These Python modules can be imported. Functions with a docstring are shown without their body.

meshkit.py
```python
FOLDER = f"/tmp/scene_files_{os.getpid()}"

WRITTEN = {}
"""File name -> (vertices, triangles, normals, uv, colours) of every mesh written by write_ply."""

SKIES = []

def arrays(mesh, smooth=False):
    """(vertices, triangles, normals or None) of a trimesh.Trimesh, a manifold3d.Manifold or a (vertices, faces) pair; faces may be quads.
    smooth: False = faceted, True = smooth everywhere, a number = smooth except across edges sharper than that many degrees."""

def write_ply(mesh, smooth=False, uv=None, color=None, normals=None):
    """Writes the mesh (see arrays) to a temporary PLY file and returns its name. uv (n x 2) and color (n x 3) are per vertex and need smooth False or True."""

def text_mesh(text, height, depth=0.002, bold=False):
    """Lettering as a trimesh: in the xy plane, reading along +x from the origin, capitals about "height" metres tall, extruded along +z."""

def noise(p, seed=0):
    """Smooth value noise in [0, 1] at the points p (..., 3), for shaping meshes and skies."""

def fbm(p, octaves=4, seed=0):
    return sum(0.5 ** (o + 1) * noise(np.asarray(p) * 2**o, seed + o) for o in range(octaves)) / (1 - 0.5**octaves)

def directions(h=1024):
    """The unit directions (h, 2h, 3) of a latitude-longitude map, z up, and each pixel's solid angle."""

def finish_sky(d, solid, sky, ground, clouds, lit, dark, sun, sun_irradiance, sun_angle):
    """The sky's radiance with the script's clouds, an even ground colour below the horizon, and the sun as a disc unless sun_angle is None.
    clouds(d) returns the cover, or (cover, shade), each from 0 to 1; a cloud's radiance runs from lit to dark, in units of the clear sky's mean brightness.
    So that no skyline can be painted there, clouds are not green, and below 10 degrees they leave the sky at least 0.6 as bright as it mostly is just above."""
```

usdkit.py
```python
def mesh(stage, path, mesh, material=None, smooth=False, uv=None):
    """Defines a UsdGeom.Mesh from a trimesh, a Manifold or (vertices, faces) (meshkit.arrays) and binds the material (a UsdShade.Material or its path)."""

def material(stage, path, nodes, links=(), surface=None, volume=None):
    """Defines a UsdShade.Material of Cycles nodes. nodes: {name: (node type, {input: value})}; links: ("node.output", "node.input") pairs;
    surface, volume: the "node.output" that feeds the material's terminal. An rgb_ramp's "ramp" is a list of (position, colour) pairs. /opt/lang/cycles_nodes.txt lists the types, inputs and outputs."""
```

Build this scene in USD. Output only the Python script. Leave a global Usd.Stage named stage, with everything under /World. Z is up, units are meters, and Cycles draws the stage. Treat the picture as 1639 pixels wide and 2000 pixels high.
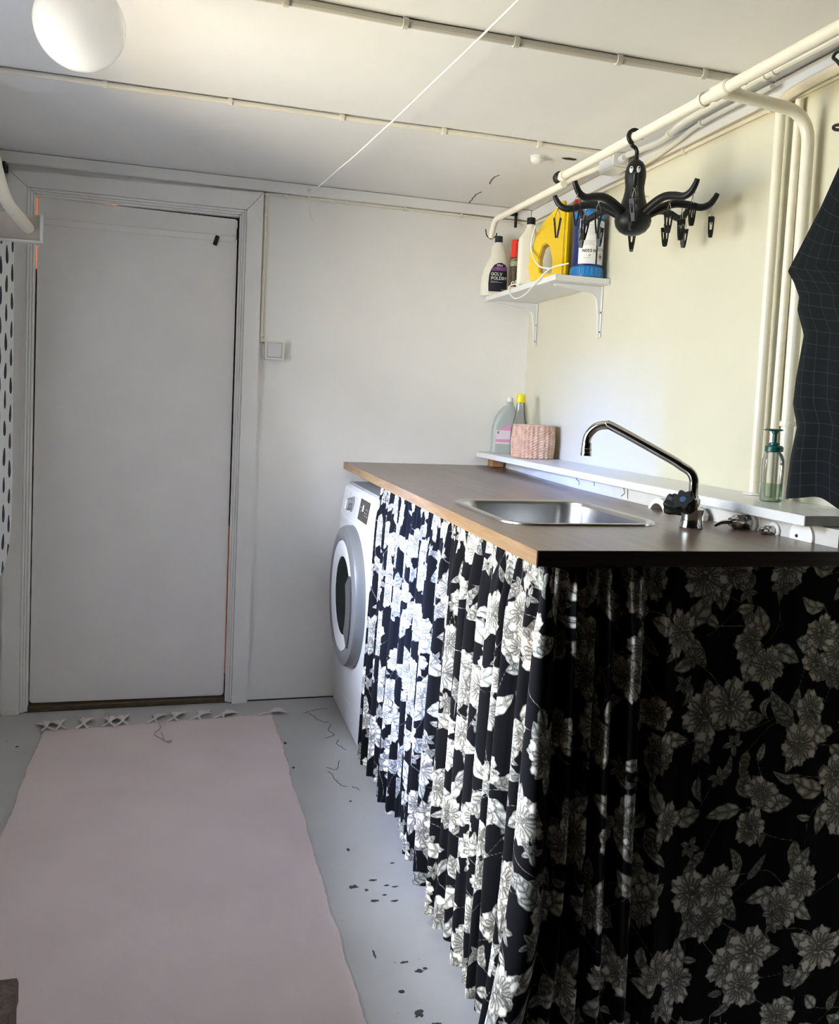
import math, random
import numpy as np, trimesh, usdkit, meshkit
import manifold3d as m3
from shapely.geometry import Polygon, Point, LineString, box as sbox
from shapely import affinity
from pxr import Usd, UsdGeom, UsdLux, UsdShade, Gf, Sdf, Vt

rng = np.random.default_rng(7)
random.seed(7)
PI = math.pi
stage = Usd.Stage.CreateInMemory()
UsdGeom.SetStageUpAxis(stage, UsdGeom.Tokens.z)
UsdGeom.SetStageMetersPerUnit(stage, 1.0)
UsdGeom.Xform.Define(stage, '/World')

# ------------------------------------------------------------------ camera
YAW, PITCH, ROLL = .2747394, -.06183, .045176
FPX, CXP, CYP = 1633.14, 819.5, 892.35
EYE = np.array([-1.436, -3.433, 1.25])
_f = np.array([math.sin(YAW) * math.cos(PITCH), math.cos(YAW) * math.cos(PITCH), math.sin(PITCH)])
_r0 = np.array([math.cos(YAW), -math.sin(YAW), 0])
_u0 = np.cross(_r0, _f)
_r = math.cos(ROLL) * _r0 + math.sin(ROLL) * _u0
_u = -math.sin(ROLL) * _r0 + math.cos(ROLL) * _u0
cam = UsdGeom.Camera.Define(stage, '/World/camera')
HA = 36.0
cam.CreateHorizontalApertureAttr(HA)
cam.CreateVerticalApertureAttr(HA * 2000 / 1639)
cam.CreateFocalLengthAttr(HA * FPX / 1639)
cam.CreateVerticalApertureOffsetAttr(-(1000 - CYP) / 1639 * HA)
cam.CreateClippingRangeAttr(Gf.Vec2f(.05, 200))
EXPOSURE = 0.15
cam.CreateExposureAttr(EXPOSURE)
mm = np.eye(4)
mm[0, :3], mm[1, :3], mm[2, :3], mm[3, :3] = _r, _u, -_f, EYE
cam.AddTransformOp().Set(Gf.Matrix4d(*[float(x) for x in mm.ravel()]))

# ------------------------------------------------------------------ daylight
WIN = dict(y0=-2.12, y1=-.86, z0=.98, z1=1.80)          # the window in the left wall
XL = -2.17


def rect_light(name, centre, target, w, h, color, intensity):
    L = UsdLux.RectLight.Define(stage, '/World/' + name)
    L.CreateWidthAttr(w); L.CreateHeightAttr(h)
    L.CreateColorAttr(Gf.Vec3f(*color)); L.CreateIntensityAttr(intensity)
    c, t = np.array(centre, float), np.array(target, float)
    z = (c - t) / np.linalg.norm(c - t)
    x = np.cross([0, 0, 1.], z); x /= np.linalg.norm(x)
    y = np.cross(z, x)
    m = np.eye(4); m[0, :3], m[1, :3], m[2, :3], m[3, :3] = x, y, z, c
    L.AddTransformOp().Set(Gf.Matrix4d(*[float(q) for q in m.ravel()]))
    return L


dome = UsdLux.DomeLight.Define(stage, '/World/sky')
dome.CreateColorAttr(Gf.Vec3f(.62, .78, 1.0)); dome.CreateIntensityAttr(.5)
# daylight from the bright garden at the window, and a strip of open blue sky higher up and further along
rect_light('high_sky_daylight', (-2.95, -2.0, 2.62), (-2.35, -1.62, 1.95), 1.9, 1.2, (.76, .83, 1.0), 200)
rect_light('lawn_daylight', (-3.0, -1.6, .98), (-2.2, -1.6, .98), 2.4, .60, (1.0, .83, .58), 23)
rect_light('hedge_daylight', (-2.98, -1.7, 1.63), (-2.2, -1.7, 1.63), 2.2, .62, (.66, .78, 1.0), 25)
rect_light('door_side_fill', (-3.15, -2.80, 1.45), (-2.85, -2.0, 1.42), 1.8, 1.2, (1.0, .95, .9), 5)  # added fill panel outside the window, brightens the door side
rect_light('blue_sky_daylight', (-8.2, -4.77, 5.7), (-2.17, -1.77, 5.7), .45, 6.6, (.05, .22, 1.0), 720)

# ------------------------------------------------------------------ materials
LOOKS = {}


def mat(name, nodes, links, surface='p.BSDF'):
    if name not in LOOKS:
        LOOKS[name] = usdkit.material(stage, '/World/Looks/' + name, nodes, links, surface=surface)
    return LOOKS[name]


def plain(name, c, rough=.5, metal=0., spec=.5, coat=0., var=0., vscale=8., bump=0., bscale=60., emit=None, **kw):
    p = dict(base_color=c, roughness=rough, metallic=metal, specular_ior_level=spec, coat_weight=coat, **kw)
    n, l = {'p': ('principled_bsdf', p)}, []
    if emit:
        p['emission_color'] = emit[0]; p['emission_strength'] = emit[1]
    if var or bump:
        n['tc'] = ('texture_coordinate', {})
    if var:
        n['ns'] = ('noise_texture', {'scale': vscale, 'detail': 5., 'roughness': .6})
        lo, hi = [max(0, x * (1 - var)) for x in c], [min(1, x * (1 + var)) for x in c]
        n['rp'] = ('rgb_ramp', {'ramp': [(.3, lo), (.7, hi)]})
        l += [('tc.object', 'ns.vector'), ('ns.fac', 'rp.fac'), ('rp.color', 'p.base_color')]
    if bump:
        n['nb'] = ('noise_texture', {'scale': bscale, 'detail': 3.})
        n['b'] = ('bump', {'strength': bump, 'distance': .002})
        l += [('tc.object', 'nb.vector'), ('nb.fac', 'b.height'), ('b.normal', 'p.normal')]
    return mat(name, n, l)


WALL = plain('wall_paint', (.90, .885, .84), .55, var=.025, vscale=3, bump=.25, bscale=35)
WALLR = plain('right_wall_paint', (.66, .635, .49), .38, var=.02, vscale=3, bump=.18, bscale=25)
CEIL = plain('ceiling_paint', (.88, .88, .87), .6, var=.02, vscale=4, bump=.15, bscale=40)
TRIM = plain('trim_paint', (.88, .87, .84), .4, var=.02, vscale=6, bump=.1, bscale=30)
DOORM = plain('door_paint', (.88, .86, .83), .45, var=.03, vscale=5, bump=.1, bscale=60)
PIPE = plain('pipe_paint', (.83, .79, .66), .35, var=.03, vscale=20, bump=.12, bscale=60)
WHITE = plain('white_lacquer', (.74, .74, .72), .3)
PLAST = plain('white_plastic', (.82, .81, .76), .35)
ENAMEL = plain('appliance_enamel', (.70, .71, .73), .22)
BLACKP = plain('black_plastic', (.009, .010, .011), .42, spec=.32)
BLACKM = plain('dark_rubber', (.012, .012, .012), .6)
CHROME = plain('chrome', (.55, .55, .54), .10, metal=1.)
STEEL = plain('brushed_steel', (.56, .55, .53), .30, metal=1., var=.06, vscale=20)
WIRE = plain('steel_wire', (.62, .62, .6), .2, metal=1.)
GREYM = plain('grey_ring_paint', (.23, .235, .245), .30, metal=.35)
DARKGL = mat('dark_door_glass', {'d': ('diffuse_bsdf', {'color': (.010, .013, .012)}), 'g': ('glossy_bsdf', {'roughness': .12, 'color': (.7, .75, .75)}), 'm': ('mix_closure', {'fac': .06})}, [('d.BSDF', 'm.closure1'), ('g.BSDF', 'm.closure2')], 'm.closure')
OPAL = plain('opal_glass', (.76, .75, .70), .16, subsurface_weight=.9, subsurface_scale=.09, subsurface_radius=(1., 1., 1.))
DIRT = plain('bare_concrete', (.045, .043, .04), .8, var=.3, vscale=60)
CREAM = plain('cream_plastic', (.83, .81, .68), .38)
NAVY = plain('navy_plastic', (.008, .012, .03), .4)
RED = plain('red_plastic', (.75, .035, .012), .35)
YEL = plain('yellow_plastic', (.82, .56, .006), .33)
YELCAP = plain('bright_yellow_cap', (.90, .72, .01), .4)
BLUE = plain('blue_plastic', (.02, .20, .52), .33)
DKBLUE = plain('dark_blue_plastic', (.008, .025, .12), .35)
LBLACK = plain('label_black', (.008, .009, .014), .45)
LWHITE = plain('label_white', (.82, .82, .80), .5)
LGREY = plain('label_grey', (.42, .46, .50), .5)
LPURP = plain('label_purple', (.20, .07, .26), .5, var=.7, vscale=60)
LPINK = plain('label_pink', (.70, .32, .52), .5)
LORNG = plain('label_orange', (.75, .40, .16), .5)
GREYPL = plain('grey_green_plastic', (.40, .45, .42), .38)
GREEN = plain('green_plastic', (.003, .085, .072), .32)
ORNGW = plain('raw_wood', (.42, .20, .08), .6, var=.3, vscale=30)
ROPE = plain('white_string', (.85, .84, .80), .8)
TASSEL = plain('cotton_tassel', (.74, .66, .64), .95)
DISPLAY = plain('display_glass', (.018, .017, .013), .12)
LIT = plain('display_digits', (.5, .45, .7), .4, emit=((.75, .65, 1.0), 1.2))
THRESH = plain('worn_threshold_wood', (.075, .055, .03), .7, var=.4, vscale=25)
EARTH = plain('outdoor_grass', (.10, .19, .03), .9, var=.3, vscale=4)
DARKREAR = plain('rear_bounce_cut', (.035, .025, .018), .6, var=.25, vscale=6)  # dark brown for unseen rear surfaces, added to soak up bounce light

GLASS = mat('window_glass', {'t': ('transparent_bsdf', {}), 'g': ('glossy_bsdf', {'roughness': .02}), 'f': ('fresnel', {'IOR': 1.45}), 'm': ('mix_closure', {})},
            [('f.fac', 'm.fac'), ('t.BSDF', 'm.closure1'), ('g.BSDF', 'm.closure2')], 'm.closure')
CLEAR = mat('clear_plastic', {'t': ('transparent_bsdf', {'color': (.93, .94, .92)}), 'g': ('glossy_bsdf', {'roughness': .06, 'color': (.9, .9, .9)}), 'd': ('diffuse_bsdf', {'color': (.7, .72, .68)}), 'f': ('fresnel', {'IOR': 1.5}),
                              'md': ('mix_closure', {'fac': .12}), 'm': ('mix_closure', {})},
            [('t.BSDF', 'md.closure1'), ('d.BSDF', 'md.closure2'), ('f.fac', 'm.fac'), ('md.closure', 'm.closure1'), ('g.BSDF', 'm.closure2')], 'm.closure')
LIQ = mat('pale_green_soap', {'t': ('transparent_bsdf', {'color': (.80, .90, .78)}), 'd': ('diffuse_bsdf', {'color': (.62, .72, .58)}), 'm': ('mix_closure', {'fac': .25})},
          [('t.BSDF', 'm.closure1'), ('d.BSDF', 'm.closure2')], 'm.closure')
LIQY = plain('pale_yellow_liquid', (.80, .76, .58), .4)


def wood(name, dark, light, scale, rough, axis=1, coat=0.):
    s = [26., 26., 26.]; s[axis] = 1.6
    return mat(name, {'tc': ('texture_coordinate', {}), 'm': ('mapping', {'scale': tuple(x * scale for x in s)}), 'n': ('noise_texture', {'scale': 1., 'detail': 6., 'roughness': .65, 'distortion': .6}),
                      'm2': ('mapping', {'scale': tuple(x * scale * 5 for x in s)}), 'n2': ('noise_texture', {'scale': 1., 'detail': 2.}), 'mx': ('mix_float', {'fac': .35}),
                      'r': ('rgb_ramp', {'ramp': [(.33, dark), (.52, [(a + b) / 2 for a, b in zip(dark, light)]), (.70, light)]}), 'b': ('bump', {'strength': .15, 'distance': .001}),
                      'p': ('principled_bsdf', {'roughness': rough, 'coat_weight': coat, 'coat_roughness': .25})},
               [('tc.object', 'm.vector'), ('m.vector', 'n.vector'), ('tc.object', 'm2.vector'), ('m2.vector', 'n2.vector'), ('n.fac', 'mx.a'), ('n2.fac', 'mx.b'), ('mx.result', 'r.fac'), ('r.color', 'p.base_color'), ('mx.result', 'b.height'), ('b.normal', 'p.normal')])


TOPM = wood('walnut_laminate', (.095, .060, .042), (.20, .135, .10), .8, .30, 1)
EDGELIT = wood('lit_oak_edge', (.20, .115, .05), (.40, .25, .125), 1.6, .42, 1)  # front edge: the light falling on it painted in as a lighter tone
EDGESHADE = wood('shaded_walnut_end', (.045, .026, .02), (.10, .06, .042), 1.4, .40, 0)  # near end: its shade painted in as a darker tone
OLDW = wood('weathered_wood', (.035, .02, .012), (.20, .14, .10), 1.6, .7, 2)

FLOORM = mat('painted_concrete', {'tc': ('texture_coordinate', {}), 'n': ('noise_texture', {'scale': 2.2, 'detail': 6., 'roughness': .6}), 'r': ('rgb_ramp', {'ramp': [(.3, (.42, .415, .405)), (.7, (.51, .505, .495))]}),
                                  'n2': ('noise_texture', {'scale': 45., 'detail': 5., 'roughness': .7}), 'r2': ('rgb_ramp', {'ramp': [(.285, (.25, .25, .25)), (.335, (1, 1, 1))]}), 'mx': ('mix_color', {'blend_type': 'multiply', 'fac': 1.}),
                                  'b': ('bump', {'strength': .25, 'distance': .003}), 'p': ('principled_bsdf', {'roughness': .55})},
             [('tc.object', 'n.vector'), ('n.fac', 'r.fac'), ('tc.object', 'n2.vector'), ('n2.fac', 'r2.fac'), ('r.color', 'mx.a'), ('r2.color', 'mx.b'), ('mx.result', 'p.base_color'), ('n.fac', 'b.height'), ('b.normal', 'p.normal')])
RUGM = mat('woven_cotton_rug', {'tc': ('texture_coordinate', {}), 'w': ('wave_texture', {'bands_direction': 'y', 'scale': 150., 'distortion': 3., 'detail': 2.}), 'w2': ('wave_texture', {'bands_direction': 'x', 'scale': 110., 'distortion': 3.}),
                                'a': ('math', {'math_type': 'multiply'}), 'n': ('noise_texture', {'scale': 3.5, 'detail': 6.}), 'r': ('rgb_ramp', {'ramp': [(.3, (.66, .555, .545)), (.7, (.73, .625, .615))]}),
                                'b': ('bump', {'strength': .22, 'distance': .002}), 'p': ('principled_bsdf', {'roughness': .95, 'specular_ior_level': .1})},
           [('tc.object', 'w.vector'), ('tc.object', 'w2.vector'), ('w.fac', 'a.value1'), ('w2.fac', 'a.value2'), ('tc.object', 'n.vector'), ('n.fac', 'r.fac'), ('r.color', 'p.base_color'), ('a.value', 'b.height'), ('b.normal', 'p.normal')])
BASKM = mat('woven_rattan', {'tc': ('texture_coordinate', {}), 'n': ('noise_texture', {'scale': 40., 'detail': 4.}), 'r': ('rgb_ramp', {'ramp': [(.3, (.58, .34, .20)), (.7, (.80, .55, .37))]}), 'p': ('principled_bsdf', {'roughness': .6})},
            [('tc.object', 'n.vector'), ('n.fac', 'r.fac'), ('r.color', 'p.base_color')])


# ------------------------------------------------------------------ helpers
class MB:
    """Collects shapes into one mesh."""

    def __init__(self):
        self.v, self.f, self.n = [], [], 0

    def add(self, m):
        if hasattr(m, 'to_mesh'):
            q = m.to_mesh(); v, f = np.array(q.vert_properties[:, :3], float), np.array(q.tri_verts)
        elif isinstance(m, (tuple, list)):
            v, f = np.asarray(m[0], float), np.asarray(m[1], int)
            if f.shape[1] == 4:
                f = np.vstack([f[:, [0, 1, 2]], f[:, [0, 2, 3]]])
        else:
            v, f = np.array(m.vertices), np.array(m.faces)
        self.v.append(v); self.f.append(f + self.n); self.n += len(v)
        return self

    def get(self):
        return np.vstack(self.v), np.vstack(self.f)


def bx(lo, hi, b=.002):
    """A box with chamfered edges."""
    lo, hi = np.array(lo, float), np.array(hi, float)
    lo, hi = np.minimum(lo, hi), np.maximum(lo, hi)
    b = min(b, .45 * (hi - lo).min())
    if b <= 0:
        m = trimesh.creation.box(hi - lo); m.apply_translation((lo + hi) / 2); return np.array(m.vertices), np.array(m.faces)
    pts = []
    for s in np.ndindex(2, 2, 2):
        c = np.where(np.array(s) == 0, lo, hi); d = np.where(np.array(s) == 0, 1, -1)
        for k in range(3):
            q = c + d * b; q[k] = c[k]; pts.append(q)
    h = trimesh.convex.convex_hull(np.array(pts))
    return np.array(h.vertices), np.array(h.faces)


def smooth_path(pts, n=8):
    p = np.asarray(pts, float)
    if len(p) < 3:
        return np.linspace(p[0], p[-1], n + 1)
    q = np.vstack([2 * p[0] - p[1], p, 2 * p[-1] - p[-2]])
    out = []
    for i in range(1, len(q) - 2):
        t = np.linspace(0, 1, n, endpoint=False)[:, None]
        a, b, c, d = q[i - 1], q[i], q[i + 1], q[i + 2]
        out.append(.5 * (2 * b + (c - a) * t + (2 * a - 5 * b + 4 * c - d) * t ** 2 + (3 * b - a - 3 * c + d) * t ** 3))
    out.append(p[-1:])
    return np.vstack(out)


def bend_path(pts, r, n=8):
    """Straight runs with rounded bends of radius about r."""
    p = [np.asarray(x, float) for x in pts]
    out = [p[0]]
    for a, b, c in zip(p, p[1:], p[2:]):
        d1, d2 = a - b, c - b
        l = min(r, .45 * np.linalg.norm(d1), .45 * np.linalg.norm(d2))
        s, e = b + d1 / np.linalg.norm(d1) * l, b + d2 / np.linalg.norm(d2) * l
        for t in np.linspace(0, 1, n):
            out.append((1 - t) ** 2 * s + 2 * t * (1 - t) * b + t ** 2 * e)
    out.append(p[-1])
    return np.array(out)


def tube(path, r, n=12, flat=None, cap=True):
    p = np.asarray(path, float)
    r = np.broadcast_to(np.asarray(r, float), (len(p),))
    t = np.gradient(p, axis=0); t /= np.linalg.norm(t, axis=1, keepdims=True) + 1e-12
    a = np.zeros_like(p)
    ref = np.array([0, 0, 1.]) if abs(t[0, 2]) < .9 else np.array([1., 0, 0])
    x = np.cross(t[0], ref); x /= np.linalg.norm(x)
    for i in range(len(p)):
        x = x - t[i] * (x @ t[i]); x /= np.linalg.norm(x) + 1e-12; a[i] = x
    b = np.cross(t, a)
    ang = np.arange(n) * 2 * PI / n
    ry = r if flat is None else r * flat
    v = p[:, None] + r[:, None, None] * np.cos(ang)[None, :, None] * a[:, None] + ry[:, None, None] * np.sin(ang)[None, :, None] * b[:, None]
    v = v.reshape(-1, 3)
    f = []
    for i in range(len(p) - 1):
        for j in range(n):
            k = (j + 1) % n
            f += [[i * n + j, i * n + k, (i + 1) * n + k], [i * n + j, (i + 1) * n + k, (i + 1) * n + j]]
    if cap:
        c0, c1 = len(v), len(v) + 1
        v = np.vstack([v, p[0], p[-1]])
        e = (len(p) - 1) * n
        for j in range(n):
            k = (j + 1) % n
            f += [[c0, k, j], [c1, e + j, e + k]]
    return v, np.array(f)


def loft(secs, n=32, cap=True):
    """secs: (z, cx, cy, rx, ry, power): stacked superellipses."""
    ang = np.arange(n) * 2 * PI / n
    v = []
    for z, cx, cy, rx, ry, pw in secs:
        c, s = np.cos(ang), np.sin(ang)
        v.append(np.stack([cx + rx * np.sign(c) * np.abs(c) ** (2 / pw), cy + ry * np.sign(s) * np.abs(s) ** (2 / pw), np.full(n, z)], 1))
    v = np.vstack(v); f = []
    for i in range(len(secs) - 1):
        for j in range(n):
            k = (j + 1) % n
            f += [[i * n + j, i * n + k, (i + 1) * n + k], [i * n + j, (i + 1) * n + k, (i + 1) * n + j]]
    if cap:
        e = (len(secs) - 1) * n
        v = np.vstack([v, v[:n].mean(0), v[e:e + n].mean(0)])
        for j in range(n):
            k = (j + 1) % n
            f += [[len(v) - 2, k, j], [len(v) - 1, e + j, e + k]]
    return v, np.array(f)


def lathe(prof, n=32, cap=True):
    return loft([(z, 0, 0, max(r, 1e-4), max(r, 1e-4), 2) for r, z in prof], n, cap)


def moved(m, loc=(0, 0, 0), rz=0., rx=0., ry=0., s=1.):
    v, f = (np.array(m.vertices), np.array(m.faces)) if hasattr(m, 'vertices') else m
    v = np.asarray(v, float) * s
    for ax, an in ((0, rx), (1, ry), (2, rz)):
        if an:
            c, s_ = math.cos(an), math.sin(an); i, j = [(1, 2), (2, 0), (0, 1)][ax]
            w = v.copy(); w[:, i] = c * v[:, i] - s_ * v[:, j]; w[:, j] = s_ * v[:, i] + c * v[:, j]; v = w
    return v + np.asarray(loc, float), f


def aim(m, d, loc=(0, 0, 0)):
    """Turns a mesh built along +z towards the direction d and moves it to loc."""
    v, f = m
    z = np.asarray(d, float); z = z / np.linalg.norm(z)
    x = np.cross([0, 0, 1.] if abs(z[2]) < .95 else [0, 1., 0], z); x /= np.linalg.norm(x)
    y = np.cross(z, x)
    return v @ np.array([x, y, z]) + np.asarray(loc, float), f


def ball(c, r, sub=2):
    m = trimesh.creation.icosphere(sub, 1.0)
    return np.array(m.vertices) * np.broadcast_to(r, (3,)) + np.asarray(c, float), np.array(m.faces)


def extr(poly, h):
    """Extrudes a shapely polygon along z by h (0..h)."""
    m = trimesh.creation.extrude_polygon(poly, h, engine='earcut')
    return np.array(m.vertices), np.array(m.faces)


def rrect(x0, y0, x1, y1, r, q=8):
    return sbox(x0 + r, y0 + r, x1 - r, y1 - r).buffer(r, quad_segs=q)


used = {}


def path_for(name, parent):
    base = ('/World' if parent is None else str(parent.GetPath())) + '/' + name
    k = used.get(base, -1) + 1
    used[base] = k
    return base if k == 0 else base + '_%03d' % k


LOC = {}


def tag(p, label=None, cat=None, group=None, kind=None):
    for k, v in (('label', label), ('category', cat), ('group', group), ('kind', kind)):
        if v:
            p.SetCustomDataByKey(k, v)
    return p


def thing(name, label, cat, loc=(0, 0, 0), rz=0., group=None, kind=None):
    x = UsdGeom.Xform.Define(stage, path_for(name, None))
    x.AddTranslateOp().Set(Gf.Vec3d(*[float(q) for q in loc]))
    if rz:
        x.AddRotateZOp().Set(math.degrees(rz))
    p = x.GetPrim()
    LOC[p.GetPath()] = (np.asarray(loc, float), rz)
    return tag(p, label, cat, group, kind)


def obj(name, m, material, parent=None, smooth=30, world=False, label=None, kind=None):
    """One Mesh prim. world=True: the shape is in world coordinates and is moved into its thing's own."""
    if isinstance(m, MB):
        m = m.get()
    v, f = (np.array(m.vertices), np.array(m.faces)) if hasattr(m, 'vertices') else m
    v = np.asarray(v, float)
    if world and parent is not None:
        top = parent
        while top.GetPath() not in LOC:
            top = top.GetParent()
        loc, rz = LOC[top.GetPath()]
        v = v - loc
        if rz:
            v = moved((v, f), rz=-rz)[0]
    p = usdkit.mesh(stage, path_for(name, parent), (v, f), material, smooth=smooth).GetPrim()
    if label or kind:
        tag(p, label, None, None, kind)
    return p


def single(name, m, material, label, cat, smooth=30, group=None, loc=None):
    """A thing that is one mesh, given in world coordinates; its origin goes to its base."""
    if isinstance(m, MB):
        m = m.get()
    v, f = m
    v = np.asarray(v, float)
    o = np.array([(v[:, 0].min() + v[:, 0].max()) / 2, (v[:, 1].min() + v[:, 1].max()) / 2, v[:, 2].min()])
    g = usdkit.mesh(stage, path_for(name, None), (v - o, f), material, smooth=smooth)
    g.AddTranslateOp().Set(Gf.Vec3d(*[float(q) for q in o]))
    return tag(g.GetPrim(), label, cat, group)


def struct(name, m, material, label=None, smooth=30):
    p = obj(name, m, material, None, smooth)
    return tag(p, label, None, None, 'structure')


def sxform(name, label=None):
    x = UsdGeom.Xform.Define(stage, path_for(name, None)).GetPrim()
    LOC[x.GetPath()] = (np.zeros(3), 0.)
    return tag(x, label, None, None, 'structure')


def text(s, h, depth=.0006, bold=True):
    m = meshkit.text_mesh(s, h, depth, bold)
    return np.array(m.vertices), np.array(m.faces)


def on_front(m, rx, ry, pw=2., eps=.0006, u0=0., z0=0.):
    """Wraps a flat mesh (u, v, w) on the front (-y) of a superelliptic body."""
    v, f = m
    u = v[:, 0] + u0
    y = -ry * np.maximum(0, 1 - np.minimum(1, np.abs(u) / rx) ** pw) ** (1 / pw)
    return np.stack([u, y - eps - v[:, 2], v[:, 1] + z0], 1), f


def patch(poly, cell=.004, depth=.0005):
    """A flat polygon cut into small cells so that it can be wrapped."""
    x0, y0, x1, y1 = poly.bounds
    mb = MB()
    for i in range(int(math.ceil((x1 - x0) / cell))):
        g = poly.intersection(sbox(x0 + i * cell, y0, x0 + (i + 1) * cell, y1))
        for q in getattr(g, 'geoms', [g]):
            if q.geom_type == 'Polygon' and q.area > 1e-9:
                mb.add(extr(q, depth))
    return mb.get()


# ------------------------------------------------------------------ the room
ZC, YR, DX0, DX1, DZ = 2.111, -3.9, -2.005, -1.24, 1.975    # ceiling height, rear wall, door opening
YD = -2.30                                                   # behind this line, out of frame, added dark surfaces cut the bounce light
struct('floor', bx((XL - .3, YD, -.12), (.2, 1.35, 0), 0), FLOORM)
struct('floor_rear', bx((XL - .3, YR - .2, -.12), (.2, YD, 0), 0), DARKREAR)
floor = stage.GetPrimAtPath('/World/floor')
ce = sxform('ceiling')
for y0, y1 in ((-.882, .05), (-1.556, -.888), (YD, -1.562), (YR, YD - .004)):
    obj('panel', bx((XL - .05, y0, ZC), (.1, y1, ZC + .012), .0015), DARKREAR if y0 == YR else CEIL, ce)
obj('deck', bx((XL - .2, YR, ZC + .012), (.2, .15, ZC + .1), 0), DIRT, ce)
wb = MB()
for lo, hi in (((XL - .12, 0, 0), (DX0, .12, ZC)), ((DX1, 0, 0), (.12, .12, ZC)), ((DX0, 0, DZ), (DX1, .12, ZC))):
    wb.add(bx(lo, hi, 0))
struct('wall_back', wb, WALL)
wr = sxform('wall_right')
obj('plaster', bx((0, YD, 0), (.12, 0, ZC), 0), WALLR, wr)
obj('added_dark_lining', bx((-.01, YR, 0), (.12, YD, ZC), 0), DARKREAR, wr)
wl = MB()
W = WIN
for lo, hi in (((XL - .08, YD, 0), (XL, W['y0'], ZC)), ((XL - .08, W['y1'], 0), (XL, 0, ZC)), ((XL - .08, W['y0'], 0), (XL, W['y1'], W['z0'])), ((XL - .08, W['y0'], W['z1']), (XL, W['y1'], ZC))):
    wl.add(bx(lo, hi, 0))
wlx = sxform('wall_left')
obj('plaster', wl, WALL, wlx)
obj('added_dark_lining', bx((XL - .08, YR, 0), (XL + .01, YD, ZC), 0), DARKREAR, wlx)
struct('wall_rear', bx((XL, YR - .12, 0), (.1, YR, ZC), 0), DARKREAR)
# the window, out of frame to the left
w1 = sxform('window_1')
fa, fb = XL - .055, XL - .010
for lo, hi in (((fa, W['y0'], W['z0']), (fb, W['y0'] + .045, W['z1'])), ((fa, W['y1'] - .045, W['z0']), (fb, W['y1'], W['z1'])),
               ((fa, W['y0'] + .045, W['z0']), (fb, W['y1'] - .045, W['z0'] + .045)), ((fa, W['y0'] + .045, W['z1'] - .045), (fb, W['y1'] - .045, W['z1']))):
    obj('frame', bx(lo, hi, .003), TRIM, w1)
obj('pane', bx((XL - .034, W['y0'] + .045, W['z0'] + .045), (XL - .030, W['y1'] - .045, W['z1'] - .045), 0), GLASS, w1)
obj('sill', bx((XL - .004, W['y0'] - .03, W['z0'] - .02), (XL + .05, W['y1'] + .03, W['z0']), .003), TRIM, w1)
for a, b in ((-8., -3.16), (-2.80, 2.)):                        # unseen slabs added to narrow the blue light to a strip
    struct('blue_light_blocker', bx((-4.66, a, -.14), (-4.54, b, 5.6), 0), EARTH)
struct('ground', bx((-14, -12, -.4), (XL - .3, 8, -.14), 0), EARTH)
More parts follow.
